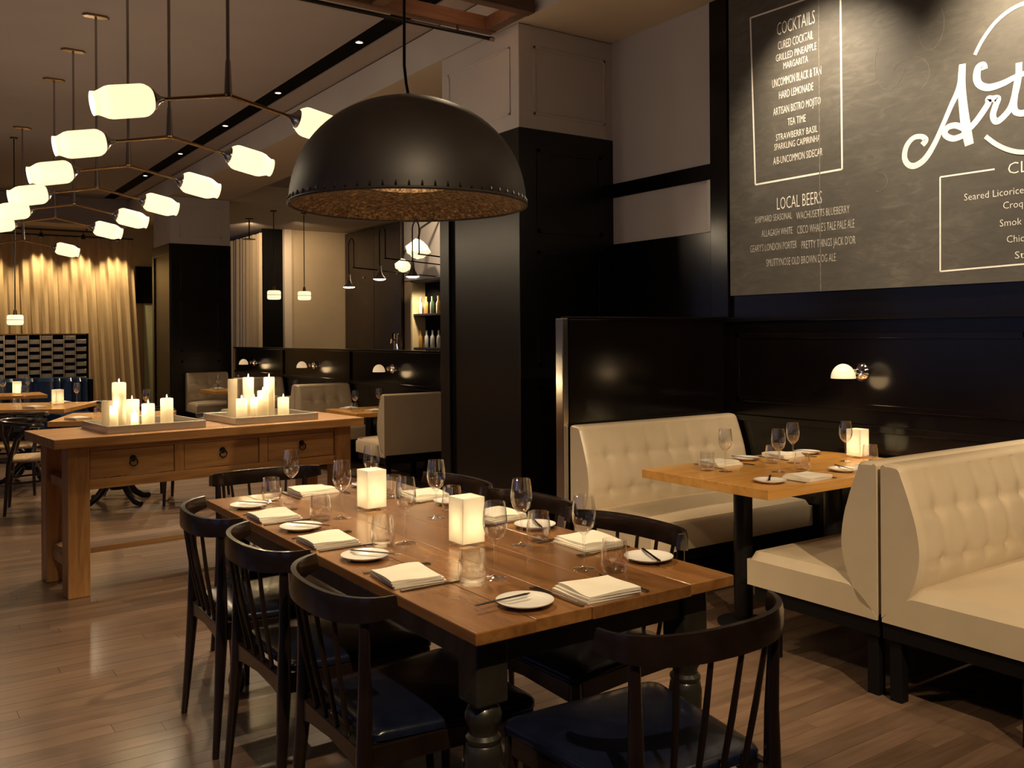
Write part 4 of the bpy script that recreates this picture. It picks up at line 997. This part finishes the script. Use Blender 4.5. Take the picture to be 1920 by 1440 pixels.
# ================================================================== CEILING TIMBER AND PIPE
tf = thing('timber_frame', 'hanging timber ladder frame under the ceiling beside the beam', 'timber frame', (3.52, 5.3, 3.50))
part(tf, 'rail', B(-3.2, 0.0, -0.02, 0.06, 0, 0.10), M['raw_wood'], 0.004)
part(tf, 'rail', B(-3.2, 0.0, -0.48, -0.40, 0, 0.10), M['raw_wood'], 0.004)
for x in (-0.085, -0.95, -1.8, -2.65):
    part(tf, 'rung', B(x, x + 0.08, -0.399, -0.021, 0.005, 0.095), M['raw_wood'], 0.004)
for x in (-0.5, -2.3):
    for y in (-0.44, 0.02): part(tf, 'hanger', G().tube([(x, y, 0.10), (x, y, ZM - 3.50 - 0.0005)], 0.006, 8), M['iron'], smooth=True)
pp = thing('lighting_pipe', 'slim dark metal lighting pipe hung below the timber frame', 'pipe', (3.50, 5.30, 3.455))
part(pp, 'tube', G().tube([(0.0, 0, 0), (-3.15, 0, 0)], 0.013, 12), M['iron'], smooth=True)
part(pp, 'end_cap', G().tube([(0.012, 0, 0), (-0.03, 0, 0)], 0.016, 12), M['nickel'], smooth=True)
for x in (-0.28, -1.55, -2.8): part(pp, 'clip', G().tube([(x, 0.0, 0.012), (x, 0.0, 0.0448)], 0.008, 8), M['iron'], smooth=True)

# ================================================================== CURTAINS
def curtain_mesh(L, h, pitch, amp, seed, lean=0.0):
    rnd = random.Random(seed); n = int(L / pitch * 10); ph = 0; pts = []
    x = 0
    for i in range(n + 1):
        u = i / n; ph = 2 * math.pi * L * u / pitch
        pts.append((L * u, amp * (math.sin(ph) + 0.35 * math.sin(ph * 0.43 + 1.3) + 0.2 * math.sin(2 * ph + seed))))
    def fn(u, v):
        i = min(n, int(round(u * n))); x, y = pts[i]
        return (x + lean * (1 - v) * u, y * (1.05 - 0.35 * v), h * v)
    return G().grid(fn, n, 10)
cu = thing('curtain', 'tall pleated beige curtain lit by spotlights behind the tile screen', 'curtain', (-1.2, 18.06, 0.02))
part(cu, 'pleated_cloth', curtain_mesh(5.04, 3.20, 0.155, 0.045, 3, 0.17), M['curtain'], smooth=True)
part(cu, 'track', B(0, 5.06, -0.03, 0.03, 3.20, 3.225), M['iron'])
cu2 = thing('curtain', 'beige pleated curtain beyond the bar beside a dark recess', 'curtain', (6.15, 17.56, 0.02), math.radians(90))
part(cu2, 'pleated_cloth', curtain_mesh(3.2, 3.42, 0.20, 0.05, 5), M['curtain'], smooth=True)
part(cu2, 'track', B(0, 3.2, -0.03, 0.03, 3.42, 3.45), M['iron'])
lt = thing('lighting_track', 'black lighting track along the top of the lit curtain', 'track', (0, 17.72, 3.28))
part(lt, 'rail', B(-1.2, 3.62, -0.015, 0.015, 0.0, 0.025), M['iron'])
part(lt, 'stem', B(1.0, 1.02, -0.01, 0.01, 0.025, 0.0595), M['iron']); part(lt, 'stem', B(3.0, 3.02, -0.01, 0.01, 0.025, 0.0595), M['iron'])
for i, x in enumerate(CURT_X):
    t = thing('curtain_spotlight', 'small black track spotlight above the lit curtain', 'spotlight', (x, 17.72, 3.2795), 0, 'curtain track spotlights')
    part(t, 'yoke', G().tube([(0, 0, 0), (0, 0, -0.05)], 0.008, 8), M['iron'], smooth=True)
    part(t, 'can', G().lathe([(0, 0), (0.028, 0), (0.034, -0.075), (0.030, -0.075), (0.026, -0.02), (0, -0.02)], 16, (0, 0, -0.045), caps=False), M['iron'], smooth=True)

# ================================================================== TILE SCREEN AND NAVY BANQUETTE
SY = 14.0
scx0, scx1 = -0.6, 2.36
ts = thing('tile_screen', 'metallic tile screen wall behind the navy banquette', 'screen', (0, SY, 0))
part(ts, 'backing', B(scx0, scx1, 0.03, 0.10, 0, 1.445), M['slot'])
part(ts, 'cap', B(scx0, scx1, -0.01, 0.105, 1.445, 1.462), M['brass'], 0.002)
part(ts, 'end_panel', B(scx1, scx1 + 0.03, -0.01, 0.105, 0, 1.462), M['black'], 0.002)
cw = 0.146; rh = 0.104
tile = G().box(-cw / 2 + 0.016, cw / 2 - 0.006, -0.03, 0.03, -0.030, 0.030).mesh('tile', M['tile'], 0.003, 1)
chan = G().box(-0.006, 0.006, -0.008, 0.03, 0.80, 1.44).mesh('channel', M['tile_edge'])
ncol = int((scx1 - scx0) / cw)
for c in range(ncol):
    xc = scx1 - cw * (c + 0.5)
    link('channel', chan, ts, (xc - cw / 2 + 0.006, 0, 0))
    if xc < 0.95: continue
    for r_ in range(7):
        z = 0.83 + rh * r_ + (rh / 2 if c % 2 else 0)
        if z < 1.42: link('tile', tile, ts, (xc, 0, z))
ns = thing('banquette', 'curved channel-back navy leather banquette below the tile screen', 'banquette', (0, 13.30, 0))
def chan_back(i, x0, x1, yo, name='back_channel'):
    n = 8
    def fn(u, v):
        x = x0 + (x1 - x0) * u; b_ = math.sin(math.pi * u) ** 0.5
        y = yo(x) - 0.03 * b_ - 0.05 * (1 - v) ; z = 0.42 + 0.44 * v
        if v > 0.9: y += 0.05 * (v - 0.9) / 0.1
        return (x, y, z)
    g = G().grid(fn, n, 10); o2 = len(g.v)
    g.grid(lambda u, v: (x0 + (x1 - x0) * u, yo(x0 + (x1 - x0) * u) + 0.14, 0.42 + 0.44 * v), n, 10)
    I = lambda i, j, o: o + j * (n + 1) + i
    for k in range(n): g.f += [(I(k, 0, 0), I(k + 1, 0, 0), I(k + 1, 0, o2), I(k, 0, o2)), (I(k, 10, 0), I(k + 1, 10, 0), I(k + 1, 10, o2), I(k, 10, o2))]
    for j in range(10): g.f += [(I(0, j, 0), I(0, j + 1, 0), I(0, j + 1, o2), I(0, j, o2)), (I(n, j, 0), I(n, j + 1, 0), I(n, j + 1, o2), I(n, j, o2))]
    part(ns, name, g, M['navy'], smooth=True)
xs = [-0.45 + 0.235 * k for k in range(12)]
def yo(x): return 0.52 - (0.55 * max(0, (x - 1.35) / 1.0) ** 2.2)
xs = [x for x in xs if x < 1.9] + [1.98, 2.10, 2.20, 2.27]
for i in range(len(xs) - 1): chan_back(i, xs[i] + 0.002, xs[i + 1] - 0.002, yo)
sp = [(-0.45, 0.52)] + [(x, yo(x)) for x in (1.0, 1.35, 1.6, 1.8, 2.0, 2.15, 2.25)] + [(2.25, -0.55), (1.85, -0.55), (1.75, -0.10), (-0.45, -0.08)]
part(ns, 'seat', G().prism(sp, 0.20, 0.43), M['navy'], 0.01)
part(ns, 'plinth', G().prism([(a * 0.98, b_) for a, b_ in sp], 0, 0.20), M['black_matt'])
part(ns, 'end_panel', G().prism([(2.272, yo(2.27) - 0.08), (2.32, yo(2.27) - 0.10), (2.32, 0.60), (2.272, 0.62)], 0, 0.85), M['black_matt'], 0.004)

# ================================================================== LEFT TABLES AND CHAIRS
LT = 0.74
T1 = pedestal_table('cafe_table', 'square oak cafe table on claw-foot base directly behind the console', 0.86, 0.86, LT, (1.62, 8.26, 0), math.radians(-21), M['oak_x'], 'oak cafe tables', True)
T2 = pedestal_table('cafe_table', 'square oak cafe table with tall votive, between console and banquette', 0.95, 0.95, LT, (1.18, 10.02, 0), math.radians(-27), M['oak_x'], 'oak cafe tables', True)
T3 = pedestal_table('cafe_table', 'oak cafe table against the navy banquette', 0.75, 0.66, LT, (1.21, 12.22, 0), 0, M['oak_x'], 'oak cafe tables', True)
def make_wish():
    t = thing('wishbone_chair', '', 'chair')
    part(t, 'seat', G().cushion([(-0.20, -0.18), (0.0, -0.22), (0.22, -0.25), (0.235, 0.0), (0.22, 0.25), (0.0, 0.22), (-0.20, 0.18), (-0.215, 0.0)], 0.415, 0.445, -0.006), M['wicker'], smooth=True)
    for s in (-1, 1):
        part(t, 'leg', G().tube([(0.235, s * 0.245, 0), (0.225, s * 0.240, 0.25), (0.215, s * 0.235, 0.445)], [0.012, 0.017, 0.016], 8), M['chair'], smooth=True)
        part(t, 'leg', G().tube([(-0.245, s * 0.215, 0), (-0.215, s * 0.20, 0.40), (-0.16, s * 0.235, 0.60), (-0.06, s * 0.265, 0.695)], [0.012, 0.018, 0.015, 0.012], 8), M['chair'], smooth=True)
        part(t, 'stretcher', G().tube([(0.225, s * 0.238, 0.27), (-0.225, s * 0.205, 0.25)], 0.009, 8), M['chair'], smooth=True)
    part(t, 'stretcher', G().tube([(0.218, -0.23, 0.33), (0.218, 0.23, 0.33)], 0.010, 8), M['chair'], smooth=True)
    part(t, 'stretcher', G().tube([(-0.222, -0.20, 0.30), (-0.222, 0.20, 0.30)], 0.010, 8), M['chair'], smooth=True)
    arc = [(-0.02 - 0.27 * math.cos(a) if abs(a) < 1.5 else -0.02 + 0.0, 0.285 * math.sin(a), 0.715) for a in [math.radians(-100 + 200 * k / 20) for k in range(21)]]
    arc = [(-0.03 - 0.26 * math.cos(math.radians(a)), 0.285 * math.sin(math.radians(a)), 0.712 + 0.02 * math.cos(math.radians(a))) for a in range(-105, 106, 10)]
    part(t, 'top_rail', G().tube(arc, [0.013] + [0.017] * (len(arc) - 2) + [0.013], 8), M['chair'], smooth=True)
    part(t, 'splat', G().tube([(-0.215, 0, 0.40), (-0.25, 0, 0.55)], 0.014, 8), M['chair'], smooth=True)
    for s in (-1, 1): part(t, 'splat', G().tube([(-0.25, 0, 0.54), (-0.275, s * 0.03, 0.62), (-0.28, s * 0.075, 0.722)], [0.012, 0.011, 0.010], 8), M['chair'], smooth=True)
    return t
WC = Proto(make_wish()); gw = 'wishbone chairs at the cafe tables'
def face(px, py, tx, ty): return math.atan2(ty - py, tx - px)
for (x, y, tx, ty, lb) in [(1.06, 8.36, 1.62, 8.26, 'at the table behind the console, open floor side'), (2.22, 8.02, 1.62, 8.26, 'at the table behind the console, booth side'), (0.98, 9.42, 1.18, 10.02, 'at the votive table, backing toward the console'), (1.80, 10.15, 1.18, 10.02, 'at the votive table, booth side'), (1.95, 8.86, 1.62, 8.26, 'between the two nearest cafe tables')]:
    WC.put((x, y, 0), face(x, y, tx, ty), 'black wishbone chair with woven cord seat ' + lb, gw)
zl = LT + 0.0006; gl = 'on the cafe tables'
for (X, Y, lb) in [(1.64, 8.10, 'beside the console candles, cafe table behind the console'), (1.90, 8.42, 'on the far corner of the cafe table behind the console'), (1.12, 9.90, 'before the tall votive on the cafe table'), (1.62, 10.16, 'at the booth side of the votive cafe table'), (1.14, 12.05, 'at the cafe table against the navy banquette'), (1.44, 12.40, 'at the banquette edge of its cafe table')]:
    WINE.put((X, Y, zl), 0, 'clear stemmed wine glass ' + lb, 'wine glasses ' + gl)
for (X, Y, lb) in [(1.45, 8.06, 'on the cafe table behind the console'), (1.04, 9.76, 'on the votive cafe table'), (1.02, 12.02, 'on the cafe table against the banquette')]:
    TUMB.put((X, Y, zl), 0, 'clear stemless tumbler ' + lb, 'tumblers ' + gl)
for (X, Y, a, lb) in [(1.30, 8.08, 0.4, 'on the cafe table behind the console, open floor side'), (1.72, 7.94, 0.9, 'on the cafe table behind the console, near its edge'), (1.18, 9.66, 0.6, 'on the near edge of the votive cafe table'), (1.48, 10.22, 0.3, 'at the booth side of the votive cafe table'), (0.98, 11.98 + 0.2, 0.0, 'on the cafe table against the banquette')]:
    NAP.put((X, Y, zl), a, 'folded cream linen napkin ' + lb, 'napkins ' + gl)
VOT.put((1.42, 9.98, zl), 0.4, 'square frosted candle lantern on the cafe table between console and banquette', 'candle lanterns')
VOT.put((1.30, 12.18, zl), 0.1, 'square frosted candle lantern on the cafe table at the navy banquette', 'candle lanterns')

# ================================================================== CRYSTAL DRUM PENDANTS
def make_drum(rod):
    t = thing('crystal_pendant', '', 'pendant lamp')
    pr = [(0.0, -0.075), (0.09, -0.075), (0.105, -0.068), (0.112, -0.05), (0.112, -0.002), (0.108, 0.0), (0.112, 0.002), (0.112, 0.05), (0.105, 0.068), (0.09, 0.075), (0.0, 0.075)]
    part(t, 'crystal_drum', G().lathe(pr, 20, caps=False), M['crystal'], smooth=False)
    part(t, 'band', G().lathe([(0.1115, -0.003), (0.1145, -0.003), (0.1145, 0.003), (0.1115, 0.003), (0.1115, -0.003)], 24, caps=False), M['iron'])
    part(t, 'socket', G().tube([(0, 0, 0.075), (0, 0, 0.15)], [0.03, 0.02], 12), M['brass'], smooth=True)
    part(t, 'rod', G().tube([(0, 0, 0.15), (0, 0, rod)], 0.008, 8), M['iron'], smooth=True)
    part(t, 'canopy', G().lathe([(0, -0.02), (0.05, -0.02), (0.055, 0), (0, 0)], 16, (0, 0, rod), caps=False), M['iron'], smooth=True)
    return t
D1 = Proto(make_drum(ZL - 2.10 - 0.0005)); gp = 'crystal drum pendants'
D1.put((5.43, 14.94, 2.10), 0, 'lit crystal drum pendant hanging in front of the dark recess', gp)
D1.put((5.985, 14.99, 2.10), 0, 'lit crystal drum pendant hanging in front of the tan wall', gp)
D2 = Proto(make_drum((ZM - 1.62) / 0.8 - 0.001)); o = D2.put((1.305, 12.36, 1.62), 0, 'small lit crystal pendant hanging before the curtain', gp); o.scale = (0.8, 0.8, 0.8)

# ================================================================== BAR
cab = thing('bar_cabinet', 'tall dark veneer bar cabinets with small round knobs', 'cabinet', (7.83, 0, 0))
for (a, b_) in ((14.95, 16.06), (16.08, 17.40)):
    dro = part(cab, 'door', B(0.0, 0.05, a, b_, 0.02, ZL - 0.03), M['dark_wood'], 0.004)
    part(dro, 'knob', G().lathe([(0, 0.03), (0.022, 0.024), (0.022, 0.01), (0.01, 0.0), (0, 0)], 12, (0.0, a + 0.12 if a < 16 else b_ - 0.9, 2.55), Matrix.Rotation(math.radians(-90), 3, 'Y'), caps=False), M['steel'], smooth=True)
part(cab, 'carcass', B(0.05, 0.068, 14.95, 17.40, 0, ZL - 0.01), M['black_matt'])
sh = thing('bar_shelf', 'dark bottle shelving with a lit brass upright beside the pier', 'shelf', (7.6, 12.4, 0))
part(sh, 'back_panel', B(0.24, 0.27, 0, 1.72, 0, 2.32), M['slot'])
part(sh, 'upright', B(-0.02, 0.24, 1.66, 1.72, 0, 2.36), M['gilt'], 0.003, label='pale brass upright')
part(sh, 'upright', B(-0.02, 0.24, 0, 0.05, 0, 2.36), M['dark_wood'], 0.003)
for z in (1.16, 1.74): part(sh, 'shelf_board', B(0.0, 0.24, 0.05, 1.66, z, z + 0.035), M['dark_wood'], 0.002)
part(sh, 'top', B(-0.02, 0.27, 0, 1.72, 2.32, 2.36), M['dark_wood'], 0.003)
bp = [(0, 0), (0.034, 0), (0.036, 0.004), (0.036, 0.16), (0.030, 0.19), (0.014, 0.215), (0.013, 0.275), (0.015, 0.277), (0.015, 0.292), (0, 0.292)]
BOT = {k: Proto(lathe_thing('liquor_bottle', 'bottle', bp, M['bottle_' + k], 14)) for k in ('amber', 'clear', 'green')}
kinds = ['amber', 'amber', 'clear', 'clear', 'clear', 'amber', 'clear', 'green', 'clear', 'amber', 'green', 'amber']
for r_, z in enumerate((1.196, 1.776)):
    for k in range(12):
        kk = kinds[(k + 3 * r_) % 12]; sname = 'lower' if r_ == 0 else 'upper'
        BOT[kk].put((7.70 + 0.05 * (k % 2), 12.4 + 1.58 - 0.105 * k, z), 0, '%s glass liquor bottle on the %s bar shelf' % (kk, sname), '%s bottles on the %s bar shelf' % (kk, sname))
spot((7.45, 13.6, 2.25), (7.75, 13.8, 1.3), 40, 130, 0.6, 0.03, (1.0, 0.82, 0.55))  # added spot without a fixture, brightens the bottles and the upright
wp = thing('lit_wall_panel', 'bright cream wall panel above the bottle shelves', 'panel', (7.88, 11.3, 2.40))
part(wp, 'panel', B(0, 0.02, 0, 3.62, 0, ZM - 2.41), M['white'], 0.002)
# glass wall lamps over the bar
def make_glass_lamp():
    t = thing('glass_lamp', '', 'lamp')
    rnd = random.Random(4)
    bmv = G().lathe([(0, -0.16), (0.10, -0.13), (0.20, -0.04), (0.19, 0.06), (0.10, 0.13), (0.04, 0.16), (0, 0.16)], 9, caps=False)
    bmv.v = [(x * (1 + 0.16 * rnd.uniform(-1, 1)), y * (1 + 0.16 * rnd.uniform(-1, 1)), z + 0.02 * rnd.uniform(-1, 1)) for x, y, z in bmv.v]
    part(t, 'blown_glass', bmv, M['crystal'])
    part(t, 'arm', G().tube([(0, 0, 0.14), (0.05, 0, 0.35), (0.5, 0.1, 0.62)], 0.018, 8), M['iron'], smooth=True)
    part(t, 'mount', G().lathe([(0, 0.0), (0.06, 0.0), (0.06, 0.03), (0, 0.03)], 14, (0.52, 0.1, 0.62), Matrix.Rotation(math.radians(-90), 3, 'Y'), caps=False), M['iron'])
    return t
GLP = Proto(make_glass_lamp())
GLP.put((7.35, 13.42, 2.84), 0, 'large faceted blown glass lamp glowing over the bar', 'blown glass lamps')
o = GLP.put((7.35, 13.95, 2.60), 0.1, 'smaller faceted blown glass lamp beside the large one over the bar', 'blown glass lamps'); o.scale = (0.7, 0.7, 0.7)
# trumpet lamps on gooseneck arms
def make_trumpet():
    t = thing('trumpet_lamp', '', 'lamp')
    part(t, 'shade', G().lathe([(0.018, 0.20), (0.026, 0.195), (0.030, 0.12), (0.048, 0.06), (0.085, 0.015), (0.105, 0.0), (0.100, -0.012), (0.08, -0.008), (0.044, 0.05), (0.024, 0.12), (0.018, 0.18)], 24, caps=False), M['chrome'], smooth=True)
    part(t, 'lens', G().lathe([(0, -0.032), (0.06, -0.028), (0.095, -0.014), (0.095, -0.010), (0, -0.010)], 24, caps=False), M['bulb'], smooth=True)
    pts = [(0, 0, 0.19), (0, 0, 0.55), (0, 0, 0.68)] + [(0.0, -0.10 + 0.10 * math.cos(math.radians(a)), 0.68 + 0.10 * math.sin(math.radians(a))) for a in (30, 60, 90, 120, 150)] + [(0, -0.20, 0.68), (0, -0.20, 0.30)]
    part(t, 'gooseneck', G().tube(pts, 0.010, 8), M['iron'], smooth=True)
    part(t, 'boom', G().tube([(-0.02, -0.20, 0.30), (1.53, -0.20, 0.20)], 0.010, 8), M['iron'], smooth=True)
    return t
TRM = Proto(make_trumpet()); gt = 'trumpet lamps over the bar'
for (x, y, z, lb) in ((6.35, 13.96, 2.22, 'nearest the tan wall'), (6.35, 12.83, 2.29, 'at the middle of the bar'), (6.35, 11.76, 2.27, 'nearest the bottle shelves')):
    TRM.put((x, y, z), 0, 'chrome trumpet-shaped lamp on a black gooseneck, ' + lb, gt)
bc = thing('bar_counter', 'dark wooden bar counter behind the low wall', 'counter', (6.3, 8.5, 0))
part(bc, 'body', B(0, 0.55, 0, 8.0, 0, 1.02), M['dark_wood'], 0.004); part(bc, 'top', B(-0.05, 0.6, -0.02, 8.02, 1.02, 1.06), M['black'], 0.004)
tw = thing('beer_tower', 'polished steel cylindrical beer tower with tap on the bar', 'beer tower', (6.60, 12.72, 1.0605))
part(tw, 'column', G().lathe([(0, 0), (0.08, 0), (0.08, 0.01), (0.062, 0.015), (0.062, 0.36), (0.058, 0.37), (0, 0.37)], 24, caps=False), M['chrome'], smooth=True)
part(tw, 'tap', G().tube([(-0.055, -0.02, 0.28), (-0.13, -0.05, 0.28), (-0.14, -0.055, 0.22)], 0.014, 8), M['chrome'], smooth=True)
part(tw, 'tap_handle', G().tube([(-0.10, -0.04, 0.28), (-0.11, -0.045, 0.38)], [0.010, 0.016], 8), M['iron'], smooth=True)
fx = thing('ceiling_fixture', 'small black ceiling fixture with flat plate beyond the bar', 'fixture', (5.43, 16.18, ZL))
part(fx, 'canopy', G().lathe([(0, -0.02), (0.07, -0.02), (0.07, -0.0005), (0, -0.0005)], 16, caps=False), M['iron'])
part(fx, 'stem', G().tube([(0, 0, -0.02), (0, 0, -0.36)], 0.012, 8), M['iron'])
part(fx, 'plate', G().lathe([(0, -0.375), (0.11, -0.375), (0.11, -0.365), (0, -0.36)], 16, caps=False), M['iron'])
